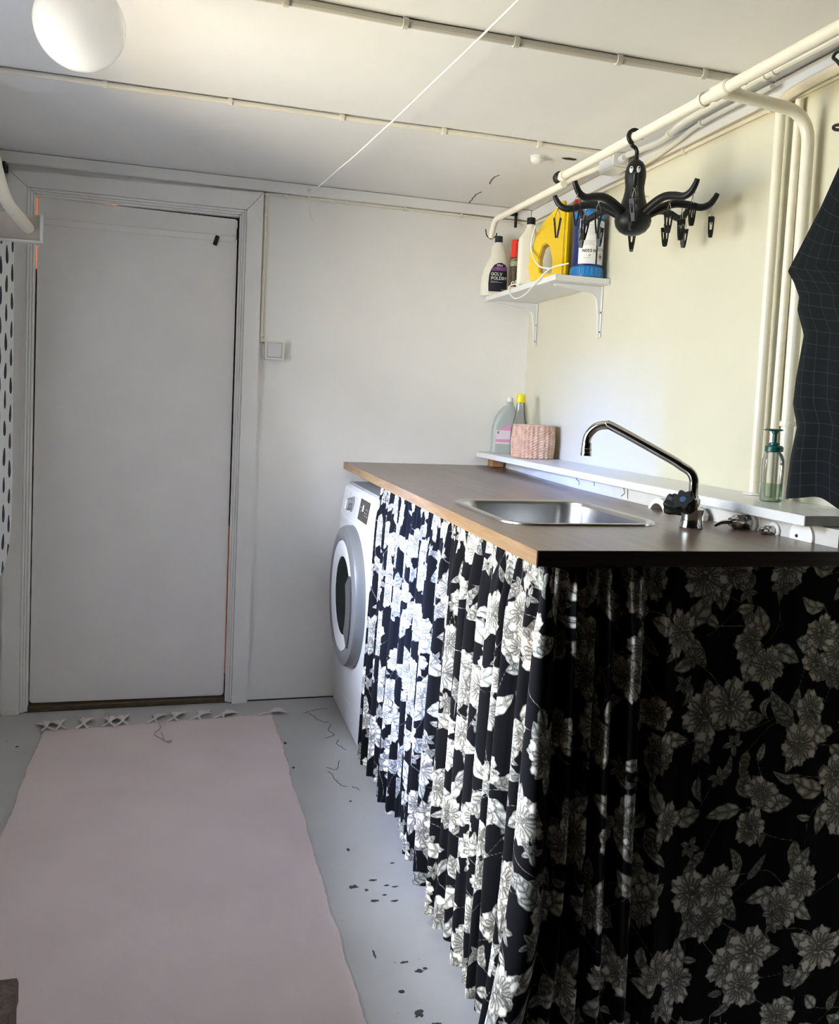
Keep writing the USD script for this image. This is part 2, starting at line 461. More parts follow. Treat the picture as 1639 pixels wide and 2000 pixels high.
# the passage behind the door, lit by a warm lamp
pw_ = sxform('passage')
obj('passage_wall', bx((XL - .3, 1.2, 0), (.2, 1.3, 2.3), 0), ORNGW, pw_)
obj('passage_ceiling', bx((XL - .3, .12, 2.2), (.2, 1.3, 2.3), 0), ORNGW, pw_)
obj('passage_wall', bx((XL - .3, .12, 0), (XL - .2, 1.3, 2.3), 0), ORNGW, pw_)
obj('passage_wall', bx((-.6, .12, 0), (-.5, 1.3, 2.3), 0), ORNGW, pw_)
sl = UsdLux.SphereLight.Define(stage, '/World/passage_lamp')
sl.CreateRadiusAttr(.05); sl.CreateColorAttr(Gf.Vec3f(1, .42, .16)); sl.CreateIntensityAttr(120); sl.AddTranslateOp().Set(Gf.Vec3d(-1.75, .75, 1.95))

# door, casing, cornices
d1 = sxform('door_1')
DY = .012
dm = np.array([[-1.988, .032], [-1.255, .026], [-1.257, 1.951], [-1.985, 1.959]])
dpoly = Polygon(dm).buffer(-.012).buffer(.012, quad_segs=4)
v, f = extr(dpoly, .036)
obj('door_leaf', (np.stack([v[:, 0], DY + .036 - v[:, 2], v[:, 1]], 1), f[:, ::-1]), DOORM, d1)
obj('moulding', moved(bx((-1.974, DY - .006, 1.858), (-1.263, DY, 1.884), .003), (0, 0, 0)), DOORM, d1)
obj('hinge', bx((-1.260, DY - .004, 1.872), (-1.254, DY + .01, 1.915), .001), BLACKM, d1, label='dark hinge edge')
for lo, hi in (((DX0, .050, .03), (DX0 + .038, .064, 1.70)), ((DX0, .050, 1.79), (DX0 + .038, .064, 1.885)), ((DX1 - .035, .050, .72), (DX1, .064, DZ)), ((DX1 - .030, .050, .03), (DX1, .064, .10)),
               ((DX0 + .038, .050, DZ - .045), (-1.845, .064, DZ)), ((-1.715, .050, DZ - .045), (DX1 - .035, .064, DZ))):
    obj('added_glow_stop', bx(lo, hi, .001), THRESH, d1)  # pieces added behind the leaf to block most of the passage glow
obj('threshold', bx((DX0, -.005, 0), (DX1, .12, .022), .004), THRESH, d1, label='worn dark brown wooden threshold')
t1 = sxform('trim_1', 'white painted door casing')




CX0, CX1, ztl = -2.082, -1.160, 2.040
zt = 2.058
for poly, nm in (([(CX0, 0.0), (-2.018, 0.0), (-2.018, 1.985), (CX0, ztl)], 'casing_board'), ([(-1.224, 0.0), (CX1, 0.0), (CX1, zt), (-1.224, 1.985)], 'casing_board'), ([(CX0, ztl), (-2.018, 1.985), (-1.224, 1.985), (CX1, zt)], 'casing_board')):
    v, f = extr(Polygon(poly).buffer(-.0008), .024)
    obj(nm, (np.stack([v[:, 0], -v[:, 2], v[:, 1]], 1), f), TRIM, t1)
for k, (g, dep) in enumerate(((.008, .019), (.017, .013), (.026, .008))):
    x0, x1, z1 = -2.018 + g - .009, -1.224 - g + .009, 1.985 - g + .009
    obj('casing_bead', bx((x0, -dep, 0.004), (x0 + .0095, .03, z1), .003), TRIM, t1)
    obj('casing_bead', bx((x1 - .0095, -dep, 0.004), (x1, .03, z1), .003), TRIM, t1)
    obj('casing_bead', bx((x0 + .0095, -dep, z1 - .0095), (x1 - .0095, .03, z1), .003), TRIM, t1)
struct('trim_2', bx((XL, -.020, 2.066), (-.02, -.0005, 2.1095), .003), TRIM, 'white cornice board along the back wall')
struct('trim_3', bx((-.018, YD, 2.062), (-.0005, 0, 2.1095), .003), TRIM, 'white cornice board along the right wall')
obj('joint', bx((CX1, -.003, 2.0645), (-.02, -.0005, 2.0660), 0), plain('joint_grey', (.16, .155, .14), .8), stage.GetPrimAtPath('/World/wall_back'))
obj('joint', bx((CX1, -.0025, .0), (-.80, -.0004, .005), 0), DIRT, stage.GetPrimAtPath('/World/wall_back'))


def blob(cx, cy, rx, ry, rot=0., n=14, seed=0, j=.35):
    r = np.random.default_rng(seed + 100); rx, ry, n = rx * .68, ry * .62, n + 6
    a = np.linspace(0, 2 * PI, n, endpoint=False)
    k = 1 + j * (r.random(n) - .5) * 2
    return affinity.rotate(Polygon(np.stack([cx + rx * k * np.cos(a), cy + ry * k * np.sin(a)], 1)), math.degrees(rot), origin=(cx, cy)).buffer(0)


# chips and cracks in the floor paint
CH = [(-1.054, -.45, .006, .013), (-1.05, -.66, .006, .011), (-.965, -1.21, .006, .01), (-.985, -1.39, .017, .012), (-.955, -1.41, .006, .008), (-.93, -1.37, .014, .007), (-.90, -1.40, .01, .006), (-.88, -1.41, .012, .005), (-.945, -1.46, .014, .009),
      (-.895, -1.47, .012, .006), (-.915, -1.44, .008, .005), (-.99, -1.66, .004, .022), (-.93, -1.70, .012, .005), (-.905, -1.735, .014, .009), (-.89, -1.73, .008, .006), (-.96, -1.79, .010, .008), (-.94, -1.86, .014, .016), (-.915, -1.90, .022, .013), (-.905, -.93, .005, .007),
      (-1.10, -.97, .006, .006), (-.86, -1.30, .008, .005), (-1.97, -.33, .006, .008), (-2.02, -.42, .008, .006), (-2.05, -.25, .012, .006), (-2.0, -.60, .005, .005)]
for i, (x, y, a, b) in enumerate(CH):
    obj('paint_chip', moved(extr(blob(x, y, a, b, seed=i), .0006)), DIRT, floor)
CR = [[(-.86, -.30), (-.88, -.36), (-.86, -.40), (-.90, -.43)], [(-.845, -.13), (-.90, -.14), (-.95, -.17)], [(-.93, -.17), (-.90, -.25), (-.87, -.28)], [(-.885, -.63), (-.91, -.70), (-.935, -.68)], [(-.935, -.70), (-.92, -.80), (-.90, -.83)], [(-.86, -.45), (-.865, -.5), (-.85, -.54)], [(-.88, -.83), (-.86, -.86)]]
for c in CR:
    p = smooth_path([(*q, 0) for q in c], 5)[:, :2]
    p = p + rng.normal(0, .003, p.shape)
    obj('crack', extr(LineString(p).buffer(.0011), .0005), DIRT, floor)

# ceiling fittings
CPLUG, CHOLE = (-.308, -.735), (-.197, -.756)
obj('knot_hole', moved(extr(blob(0, 0, .040, .020, seed=3, n=20, j=.1), .0006), (CHOLE[0], CHOLE[1], ZC - .0007)), plain('dark_knot', (.03, .015, .01), .7, var=.5, vscale=60), ce, label='dark brown oval hole')
for c in ([(-.306, -.02), (-.325, -.15), (-.320, -.21)], [(-.335, -.34), (-.35, -.42), (-.345, -.47)]):
    p = smooth_path([(*q, 0) for q in c], 5)[:, :2] + rng.normal(0, .0015, (11, 2))
    obj('crack', moved(extr(LineString(p).buffer(.0030), .0006), (0, 0, ZC - .0007)), plain('crack_grey', (.20, .19, .15), .8), ce)
single('ceiling_plug', MB().add(moved(ball((0, 0, 0), (.022, .022, .016)), (*CPLUG, ZC - .010))).add(moved(lathe([(.024, 0), (.024, .004)], 20), (*CPLUG, ZC - .0045))), PLAST, 'small white round plug on the ceiling beside the dark hole', 'ceiling plug')
# ------------------------------------------------------------------ pipes, rails and cables


def clip_ring(c, r, d, w=.012):
    prof = [(r, -w / 2), (r + .0035, -w / 2), (r + .0035, w / 2), (r, w / 2)]
    return aim(loft([(z, 0, 0, q, q, 2) for q, z in prof], 20, cap=False), d, c)


RX = -.277
t = thing('clothes_rail', 'long white painted clothes rail under the ceiling, the one the black octopus hanger hangs on', 'rail', (RX, -1.7, 1.95))
obj('rod', tube([(RX, -.87, 2.012), (RX, -1.7, 1.998), (RX, -3.1, 1.975)], .0135, 16), PIPE, t, world=True)
obj('end_stopper', aim(lathe([(.004, 0), (.012, .004), (.019, .012), (.020, .028), (.014, .036), (.013, .055)], 20), (0, -1, 0), (RX, -.835, 2.014)), BLACKM, t, world=True, label='black rubber stopper on the rail end')
obj('collar', clip_ring((RX, -.895, 2.011), .0138, (0, 1, 0), .02), PIPE, t, world=True)
obj('rear_rod', tube(bend_path([(RX - .004, -.905, 1.982), (RX - .012, -.30, 1.987), (RX - .012, -.262, 1.925)], .03), .0115, 14), PIPE, t, world=True)
obj('wire_hook', tube(smooth_path([(RX - .036, -.262, 1.955), (RX - .030, -.262, 1.932), (RX - .012, -.262, 1.920), (RX + .008, -.262, 1.932), (RX + .012, -.262, 1.945)]), .0022, 8), BLACKM, t, world=True)
YH = -1.724
obj('cross_tube', tube(bend_path([(RX - .006, YH, 1.996), (-.034, YH, 1.978), (-.034, YH, 1.062)], .075, 12), .0145, 16), PIPE, t, world=True)
obj('tee', MB().add(aim(lathe([(.0145, -.03), (.0175, -.026), (.0175, .026), (.0145, .03)], 18), (0, 1, 0), (RX, YH, 1.998))).add(aim(lathe([(.0135, 0), (.017, .002), (.016, .04), (.0145, .045)], 18), (1, 0, -.06), (RX, YH, 1.997))), PIPE, t, world=True)
obj('collar', clip_ring((RX, -1.655, 1.999), .0140, (0, 1, 0), .010), PIPE, t, world=True)
obj('wall_clip', clip_ring((-.034, YH, 1.245), .0148, (0, 0, 1), .012), PIPE, t, world=True)

p1 = thing('heating_pipe', 'thicker white vertical pipe rising from the long lower shelf and bending forward under the ceiling', 'pipe', (-.03, -1.613, 1.06))
obj('pipe', tube(bend_path([(-.03, -1.613, 1.061), (-.032, -1.616, 2.048), (-.038, -1.70, 2.052), (-.05, -3.4, 2.055)], .055, 10), .0125, 16), PIPE, p1, world=True)
obj('flange', moved(lathe([(.026, 0), (.026, .003), (.017, .005)], 24), (-.03, -1.613, 1.0605)), PLAST, p1, world=True)
single('narrow_pipe', tube([(-.014, -1.652, 1.0605), (-.014, -1.660, 2.035)], .010, 14), PIPE, 'narrower white vertical pipe between the thicker pipe and the rail support', 'pipe')


def cable(name, pts, r, label, clips=(), cliplen=.012, n=6, m=PIPE):
    p = smooth_path(pts, n)
    c = p.mean(0)
    t = thing(name, label, 'cable', (p[0][0], p[0][1], p[:, 2].min() - r))
    obj('cable_run', tube(p, r, 10), m, t, world=True)
    seg = np.linalg.norm(np.diff(p, axis=0), axis=1); cum = np.concatenate([[0], np.cumsum(seg)])
    for k in clips:
        s = k * cum[-1]; i = min(np.searchsorted(cum, s, 'right') - 1, len(p) - 2)
        a, b = p[i], p[i + 1]; q = a + (b - a) * ((s - cum[i]) / seg[i]); d = (b - a) / seg[i]
        mb = MB().add(clip_ring(q, r, d, cliplen))
        obj('clip', mb, m, t, world=True)
    return t


jit = lambda pts, s=.003: [tuple(np.array(q) + np.array([0, rng.normal(0, s), 0])) for q in pts]
cable('ceiling_cable', jit([(x, -.885, ZC - .0095) for x in np.linspace(XL + .01, -.10, 12)], .002), .0075, 'white cable clipped along the ceiling seam nearest the door', (.235, .40, .56, .715, .87))
cable('ceiling_cable', jit([(x, -1.559, ZC - .010) for x in np.linspace(-1.75, -.09, 10)], .003), .0095, 'thicker greyish cable clipped along the ceiling seam nearest the camera', (.30, .46, .62, .78, .92), m=plain('dusty_cable', (.60, .57, .50), .6, var=.06))
cable('corner_cable', [(-.10, -.03, 2.098), (-.105, -.20, 2.097), (-.105, -.5, 2.096), (-.085, -.72, 2.096), (-.075, -.79, 2.096)], .0095, 'white cable in the ceiling corner from the black bracket to the junction box', (.3,))
cable('corner_cable', [(-.07, -.90, 2.096), (-.062, -1.0, 2.092), (-.06, -1.12, 2.088), (-.08, -1.25, 2.093), (-.085, -1.45, 2.094), (-.088, -1.65, 2.094), (-.08, -1.9, 2.094), (-.075, -3.0, 2.094)], .0095, 'wavy white cable from the junction box forward along the ceiling corner', (.13, .28, .345, .36))
cable('wall_cable', [(-.0065, -.02, 2.052), (-.0065, -.35, 2.051), (-.0065, -.8, 2.050), (-.0065, -1.3, 2.051), (-.0065, -1.56, 2.050), (-.0065, -2.6, 2.05)], .0055, 'thin white cable clipped along the right wall just under the cornice', (.13, .33, .44, .59))
cable('wall_cable', [(-.026, -.80, 2.060), (-.030, -1.0, 2.062), (-.034, -1.15, 2.075), (-.045, -1.30, 2.086), (-.05, -1.6, 2.082)], .007, 'white cable crossing diagonally up the right wall cornice behind the octopus hanger', (.62,))
cable('door_cable', [(-1.128, -.008, 1.478), (-1.146, -.008, 1.482), (-1.151, -.008, 1.50), (-1.151, -.008, 1.75), (-1.150, -.008, 2.03), (-1.147, -.008, 2.052), (-1.125, -.008, 2.058), (-.9, -.008, 2.060), (-.5, -.008, 2.059), (-.25, -.008, 2.057), (-.02, -.008, 2.056)],
      .0058, 'white cable rising from the light switch and following the top of the back wall', (.03, .17, .30, .345, .40, .54, .68, .82), .010, n=10)
jb = thing('junction_box', 'small white square junction box on the ceiling cable behind the octopus hanger', 'junction box', (-.075, -.845, 2.05))
obj('box_body', bx((-.107, -.895, 2.064), (-.047, -.795, 2.1105), .004), PLAST, jb, world=True)
obj('box_lid', bx((-.105, -.893, 2.058), (-.049, -.797, 2.0635), .002), PLAST, jb, world=True)
obj('cable_gland', aim(lathe([(.009, 0), (.012, .003), (.012, .02), (.009, .024)], 16), (0, -1, 0), (-.08, -.8955, 2.085)), PLAST, jb, world=True)
single('wall_bracket', MB().add(bx((-.130, -.028, 2.076), (-.086, -.0205, 2.092), .002)).add(bx((-.100, -.028, 2.028), (-.088, -.0205, 2.092), .002)), BLACKM, 'small black angled bracket high in the corner above the bottles', 'bracket')
single('cord_hook', MB().add(tube(smooth_path([(-.983, -.021, 2.088), (-.983, -.034, 2.086), (-.983, -.040, 2.078), (-.983, -.036, 2.070)]), .0028, 8)).add(aim(lathe([(.008, 0), (.008, .004)], 14), (0, -1, 0), (-.983, -.0205, 2.088))), PLAST, 'tiny white cup hook screwed in the cornice right of the door', 'hook')
A, B = np.array([-.9835, -.0365, 2.0665]), np.array([-.70, -3.9, 2.075])
ln = [A + (B - A) * s + np.array([rng.normal(0, .0012), 0, -.045 * 4 * s * (1 - s)]) for s in np.linspace(0, 1, 18)]
tail = [A, A + [.003, -.003, -.03], A + [.002, -.004, -.06], A + [.010, -.004, -.09], A + [.030, -.002, -.115]]
single('cord', MB().add(tube(smooth_path(ln, 4), .0024, 8)).add(tube(smooth_path(tail, 6), .0024, 8)), ROPE, 'thin white cord stretched under the ceiling with a loose end by the door', 'cord')
# globe lamp
GL = np.array([-1.650, -1.665, 1.945])
g = thing('globe_lamp', 'round white opal glass globe lamp hanging from the ceiling', 'ceiling lamp', (GL[0], GL[1], GL[2] - .085))
gr = .0835
obj('globe', lathe([(gr * math.sin(a), .085 - gr * math.cos(a)) for a in np.linspace(.02, PI - .42, 28)], 48), OPAL, g, smooth=True)
obj('lamp_base', lathe([(.052, .156), (.052, .1655)], 32), WHITE, g)
# light switch
s = thing('light_switch', 'square white light switch on the back wall beside the door casing', 'light switch', (-1.0985, 0, 1.405))
v, f = extr(rrect(-.038, 0, .038, .076, .007), .026)
obj('switch_plate', (np.stack([v[:, 0], -v[:, 2] - .0005, v[:, 1]], 1), f), PLAST, s)
obj('rocker', moved(bx((-.028, -.0295, .010), (.028, -.0268, .066), .002), rx=-.02), WHITE, s)
obj('rocker_gap', bx((-.0305, -.0268, .0075), (.0305, -.0262, .0685), 0), LGREY, s)
ck = thing('door_hook', 'small black clip stuck near the top right of the white door', 'hook', (-1.343, DY, 1.842))
obj('clip_body', moved(bx((-.008, -.012, 0), (.008, -.0005, .038), .002), ry=.28), BLACKP, ck)
# ------------------------------------------------------------------ worktop, sink, tap
ZT, TH = 1.0, .0285
SX0, SX1, SY0, SY1 = -.757, -.372, -1.768, -1.318
wt = thing('worktop', 'brown walnut-look laminate worktop over the washing machine and the flowered curtain', 'worktop', (-.4, -1.0, ZT - TH))
outer = Polygon([(-.7945, -.0015), (-.8235, -2.066), (-.012, -2.097), (-.012, -2.054), (-.163, -2.054), (-.193, -1.60), (-.191, -.95), (-.158, -.55), (-.104, -.0015)])
v, f = extr(outer.buffer(-.0012).difference(rrect(SX0 + .014, SY0 + .014, SX1 - .014, SY1 - .014, .06)), TH)
obj('top_board', (v + [0, 0, ZT - TH], f), TOPM, wt, world=True)


def strip(a, b, e):
    a, b = np.array(a), np.array(b); n = np.array([(b - a)[1], -(b - a)[0]]); n /= np.linalg.norm(n)
    v, f = extr(Polygon([a, b, b + n * e, a + n * e]), TH - .0006)
    return v + [0, 0, ZT - TH + .0003], f


obj('edge_strip', strip((-.8235, -2.066), (-.7945, -.0015), -.0011), EDGELIT, wt, world=True, label='oak-look front edge strip, lightened to carry the light on it')
obj('edge_strip', strip((-.012, -2.0985), (-.8235, -2.0675), -.0011), EDGESHADE, wt, world=True, label='walnut end strip, darkened to carry its shade')
sk = thing('sink', 'inset stainless steel sink with rounded corners in the brown worktop', 'sink', ((SX0 + SX1) / 2, (SY0 + SY1) / 2, ZT - .16))


def ring_loft(levels, n=12):
    """levels: (inset, radius, z) rounded rectangles joined into one surface."""
    P = []
    for ins, r, z in levels:
        pts = []
        x0, y0, x1, y1 = SX0 + ins, SY0 + ins, SX1 - ins, SY1 - ins
        for cx, cy, a0 in ((x1 - r, y1 - r, 0), (x0 + r, y1 - r, PI / 2), (x0 + r, y0 + r, PI), (x1 - r, y0 + r, 1.5 * PI)):
            for a in np.linspace(a0, a0 + PI / 2, n):
                pts.append((cx + r * math.cos(a), cy + r * math.sin(a), z))
        P.append(pts)
    m = len(P[0]); v = np.array(P).reshape(-1, 3); f = []
    for i in range(len(P) - 1):
        for j in range(m):
            k = (j + 1) % m
            f += [[i * m + j, i * m + k, (i + 1) * m + k], [i * m + j, (i + 1) * m + k, (i + 1) * m + j]]
    return v, np.array(f)[:, ::-1]


rim = ring_loft([(0, .075, ZT + .0004), (.001, .075, ZT + .004), (.005, .072, ZT + .0055), (.012, .068, ZT + .005), (.018, .062, ZT + .002), (.020, .060, ZT - .004)])
obj('rim', rim, STEEL, sk, world=True)
bowl = ring_loft([(.020, .060, ZT - .004), (.023, .060, ZT - .03), (.030, .058, ZT - .12), (.040, .050, ZT - .145), (.062, .035, ZT - .155), (.13, .02, ZT - .157), (.17, .012, ZT - .158)])
obj('bowl', bowl, STEEL, sk, world=True)
sc = ((SX0 + SX1) / 2, (SY0 + SY1) / 2)
obj('drain', MB().add(moved(lathe([(.036, 0), (.036, .004), (.028, .004), (.024, .001)], 28), (*sc, ZT - .158))), CHROME, sk, world=True)
mb = MB()
for k in range(4):
    mb.add(bx((SX1 - .0295, -1.60 - .009 * k, ZT - .045), (SX1 - .0262, -1.604 - .009 * k, ZT - .028), .0005))
obj('overflow_slot', mb, BLACKM, sk, world=True, label='black overflow slots')
TB = np.array([-.327, -1.790, ZT])
tp = thing('tap', 'chrome kitchen tap with a long swivel spout and black knobs', 'tap', TB)
obj('tap_body', lathe([(.0255, 0.0002), (.0265, .003), (.0245, .010), (.0225, .026), (.026, .036), (.027, .044), (.019, .047), (.0145, .050), (.0165, .056), (.017, .066), (.0125, .069), (.0125, .074)], 32), CHROME, tp)
dv = np.array([-.682, .7315, 0])
sp = [(0, .07), (0, .095), (.001, .112), (.010, .127), (.030, .139), (.06, .1555), (.19, .217), (.212, .2225), (.235, .217), (.252, .200), (.258, .182), (.2575, .168)]
obj('spout', tube(smooth_path([dv * a + [0, 0, z] for a, z in sp], 8), .0105, 18), CHROME, tp, smooth=True)
obj('aerator', moved(lathe([(.0125, 0), (.0135, .001), (.0135, .008), (.0125, .009), (.0125, .012), (.0135, .013), (.0135, .017), (.0122, .018), (.0122, .030), (.0115, .032)], 24), dv * .2575 + [0, 0, .146]), CHROME, tp)
for d, lab in ((np.array([-.62, -.40, .42]), 'black tap knob with a blue mark'), (np.array([-.45, .85, .20]), 'black tap knob')):
    d = d / np.linalg.norm(d)
    ang = np.arange(48) * 2 * PI / 48
    prof = []
    for z, r, k in ((0, .014, 0), (.006, .018, .0), (.020, .021, .05), (.032, .0235, .13), (.042, .0235, .15), (.046, .020, .12)):
        rr = r * (1 + k * np.cos(6 * ang))
        prof.append(np.stack([rr * np.cos(ang), rr * np.sin(ang), np.full(48, z)], 1))
    v = np.vstack(prof + [np.array([[0, 0, 0], [0, 0, .046]])]); f = []
    for i in range(5):
        for j in range(48):
            k = (j + 1) % 48
            f += [[i * 48 + j, i * 48 + k, (i + 1) * 48 + k], [i * 48 + j, (i + 1) * 48 + k, (i + 1) * 48 + j]]
    for j in range(48):
        k = (j + 1) % 48
        f += [[288, k, j], [289, 240 + j, 240 + k]]
    kn = obj('knob', aim((v, np.array(f)), d, d * .016 + [0, 0, .038]), plain('knob_black', (.006, .006, .006), .55, spec=.25), tp, label=lab)
    if d[0] < -.6:
        obj('knob_mark', aim(lathe([(.007, 0), (.007, .0008)], 16), d, d * .0622 + [0, 0, .038]), plain('tap_blue_mark', (.01, .07, .16), .4), kn)

# ------------------------------------------------------------------ washing machine
MX, MY0, MY1 = -.806, -.655, -.028
wm = thing('washing_machine', 'white front-loading washing machine with a grey door ring under the worktop', 'washing machine', (-.5, -.34, 0))
obj('housing', bx((MX, MY0, .012), (-.235, MY1, .79), .006), ENAMEL, wm, world=True)
q = [(MX, .7915), (MX + .001, .80), (MX + .018, .905), (MX + .030, .915), (-.235, .915), (-.235, .7915)]
v, f = extr(Polygon(q), MY1 - MY0)
obj('control_panel', (np.stack([v[:, 0], MY1 - v[:, 2], v[:, 1]], 1), f), ENAMEL, wm, world=True)
obj('top_plate', bx((MX + .034, MY0 + .003, .9155), (-.235, MY1 - .003, .922), .002), plain('grey_top_plate', (.40, .41, .43), .35), wm, world=True, label='grey top plate')
obj('foot_panel', bx((MX - .002, MY0 + .01, .012), (MX - .0003, MY1 - .01, .10), .0008), ENAMEL, wm, world=True)
tilt = math.atan2(.017, .105)


def panel(m):
    """From panel coordinates (u towards the camera, v up, w outward) to the tilted control panel."""
    v, f = m
    v = np.asarray(v, float)
    return np.stack([MX + .001 + (v[:, 1] - .80) * math.tan(tilt) - v[:, 2] - .0004, -v[:, 0], v[:, 1]], 1), f


obj('drawer_front', panel(bx((.045, .812, 0), (.165, .890, .0022), .0015)), ENAMEL, wm, world=True)
dl = obj('dial', panel(moved(lathe([(.030, 0), (.030, .004), (.026, .006), (.0235, .022), (.021, .0235)], 28), (.235, .852, 0))), plain('dial_silver', (.50, .50, .52), .25, metal=.8), wm, world=True)
obj('dial_grip', panel(bx((.230, .834, .0236), (.240, .870, .030), .0015)), WHITE, dl, world=True)
for k in range(9):
    obj('programme_mark', panel(bx((.288, .818 + .008 * k, 0), (.312, .8198 + .008 * k, .0004), 0)), LGREY, wm, world=True)
ds = obj('display', panel(bx((.372, .814, 0), (.530, .892, .0016), .0008)), DISPLAY, wm, world=True, label='black glass display')
obj('display_digits', panel(MB().add(bx((.425, .850, .0017), (.432, .872, .002), 0)).add(bx((.436, .850, .0017), (.443, .872, .002), 0)).add(bx((.430, .870, .0017), (.438, .873, .002), 0)).get()), LIT, ds, world=True)
for a, b in ((.47, .848), (.485, .838), (.50, .848), (.515, .838), (.49, .862), (.39, .86), (.40, .845), (.515, .86)):
    obj('touch_symbol', panel(bx((a, b, .0017), (a + .006, b + .003, .002), 0)), LWHITE, ds, world=True)
RC = np.array([-.320, .512]); RR = .268


def door_part(prof, n=64):
    v, f = lathe(prof, n, cap=False)
    return np.stack([MX - v[:, 2], RC[0] - v[:, 0], RC[1] + v[:, 1]], 1), f


obj('door_ring', door_part([(RR, .0003), (RR, .020), (RR - .008, .036), (RR - .030, .044), (RR - .052, .042), (RR - .058, .036)]), GREYM, wm, world=True, smooth=40, label='dark grey door ring')
obj('door_face', door_part([(RR - .058, .0355), (RR - .060, .041), (RR - .075, .043), (RR - .118, .036), (RR - .122, .030)]), plain('door_white_ring', (.72, .73, .74), .3), wm, world=True, smooth=40, label='white inner door ring')
obj('door_glass', door_part([(RR - .121, .034), (RR - .128, .030), (.10, .012), (.04, .004), (0, .002)]), DARKGL, wm, world=True, smooth=True, label='dark round door glass')
hp = [(RR - .044, -.62), (RR - .022, -.62), (RR - .022, .62), (RR - .044, .62)]
a = np.linspace(-.62, .62, 20)
hv = Polygon([((RR - .120) * math.cos(t), (RR - .120) * math.sin(t)) for t in a] + [((RR - .040) * math.cos(t), (RR - .040) * math.sin(t)) for t in a[::-1]])
v, f = extr(hv, .006)
obj('door_handle', (np.stack([MX - .0435 - v[:, 2], RC[0] - v[:, 0], RC[1] + v[:, 1] - .02], 1), f), plain('handle_smoke', (.10, .10, .105), .22, metal=.3), wm, world=True, label='smoky grey handle panel')
for y in (MY0 + .05, MY1 - .05):
    obj('foot', moved(lathe([(.02, 0.0), (.02, .012)], 16), (MX + .05, y, 0)), BLACKM, wm, world=True)

# ------------------------------------------------------------------ the flowered curtain
DS = .003
L1, L2, RCN = 1.375, .775, .022


def base(u):
    """The curtain's path under the worktop edge: along the front, round the corner, then along the end to the wall."""
    u = np.asarray(u, float)
    x0, y0 = -.782, -.664
    arc = RCN * PI / 2
    yc = y0 - L1
    p = np.zeros(u.shape + (2,)); n = np.zeros(u.shape + (2,))
    s1, s3 = u <= L1, u > L1 + arc
    s2 = ~s1 & ~s3
    p[s1] = np.stack([x0 - .018 * u[s1] / L1, y0 - u[s1]], -1); n[s1] = [-1, 0]
    th = (u[s2] - L1) / RCN
    p[s2] = np.stack([x0 - .018 + RCN - RCN * np.cos(th), yc - RCN * np.sin(th)], -1); n[s2] = np.stack([-np.cos(th), -np.sin(th)], -1)
    w = u[s3] - L1 - arc
    p[s3] = np.stack([x0 - .018 + RCN + w, np.full(w.shape, yc - RCN) - .02 * w], -1); n[s3] = [0, -1]
    return p, n


NU = 2600
U = np.linspace(0, L1 + RCN * PI / 2 + L2 - .01, NU)
cr = np.random.default_rng(21)


def folds(u, period, j, seed):
    """A wandering phase whose sine makes uneven pleats."""
    r = np.random.default_rng(seed)
    ks = np.linspace(u[0], u[-1], 30)
    sp_ = np.interp(u, ks, 1 + j * (r.random(30) - .5) * 2)
    return np.cumsum(np.gradient(u) * 2 * PI / (period * sp_))


ph1 = folds(U, .056, .45, 3); ph2 = folds(U, .024, .4, 5); ph3 = folds(U, .135, .5, 8)
pleat = lambda ph: np.sign(np.sin(ph)) * np.abs(np.sin(ph)) ** .75
flat = 1 - np.clip((U - (L1 + .21)) / .05, 0, 1) * .94                    # the end towards the wall hangs almost flat
step = np.clip((U - (L1 + .235)) / .012, 0, 1) * np.clip(1 - (U - (L1 + .247)) / .05, 0, 1)
near = np.clip((U - .5) / .6, 0, 1)


def offset(z):
    """How far the cloth stands off its path at depth z below the top (0..1)."""
    g = np.clip(z / .12, 0, 1)
    a = (.005 * (1 - g) * np.sin(ph2) + g * ((.0115 + .004 * near + .003 * z) * pleat(ph1 + .25 * np.sin(4 * z)) + (.005 + .009 * z) * np.sin(ph3 + .5 * z) + .0025 * np.sin(ph2) * (1 - z) ** 2)) * flat
    return a + .016 * g * step + .003 * np.sin(9 * U + 2) * z * (1 - flat) + .026 * z + .004 * np.sin(PI * z)


mid = offset(.55)
Pm, Nm = base(U)
Q = Pm + Nm * mid[:, None]
arc = np.concatenate([[0], np.cumsum(np.hypot(*np.diff(Q, axis=0).T))])
WID, HGT = arc[-1], .945
ns, nt = int(WID / DS), int(HGT / DS)
S = np.linspace(0, WID, ns); T = np.linspace(0, 1, nt)
iu = np.interp(S, arc, U)
V = np.zeros((nt, ns, 3))
Pb, Nb = base(iu)
hem = .012 * np.sin(7.1 * iu + 1) + .006 * np.sin(23 * iu)
for i, z in enumerate(T):
    o = np.interp(iu, U, offset(z))
    V[i, :, :2] = Pb + Nb * o[:, None]
    V[i, :, 2] = ZT - TH - .004 - z * (HGT - .012 + hem)
# the corner billows outwards near the floor
kk = np.exp(-((iu - L1 - .02) / .07) ** 2)[None, :] * (np.clip((T - .55) / .45, 0, 1) ** 2)[:, None]
V[..., 0] -= .080 * kk; V[..., 1] -= .045 * kk

# the print, as smooth fields: A = distance inside the print, B = distance to the nearest ink line, T = tone
X_, Y_ = np.meshgrid(S, T * HGT)
FA = np.full((nt, ns), -.02); FB = np.full((nt, ns), .004); FT = np.ones((nt, ns)); FG = np.zeros((nt, ns))


def window(cx, cy, r):
    a, b = np.clip([int((cy - r) / HGT * nt), int((cy + r) / HGT * nt) + 2], 0, nt)
    c, d = np.clip([int((cx - r) / WID * ns), int((cx + r) / WID * ns) + 2], 0, ns)
    return slice(a, b), slice(c, d)


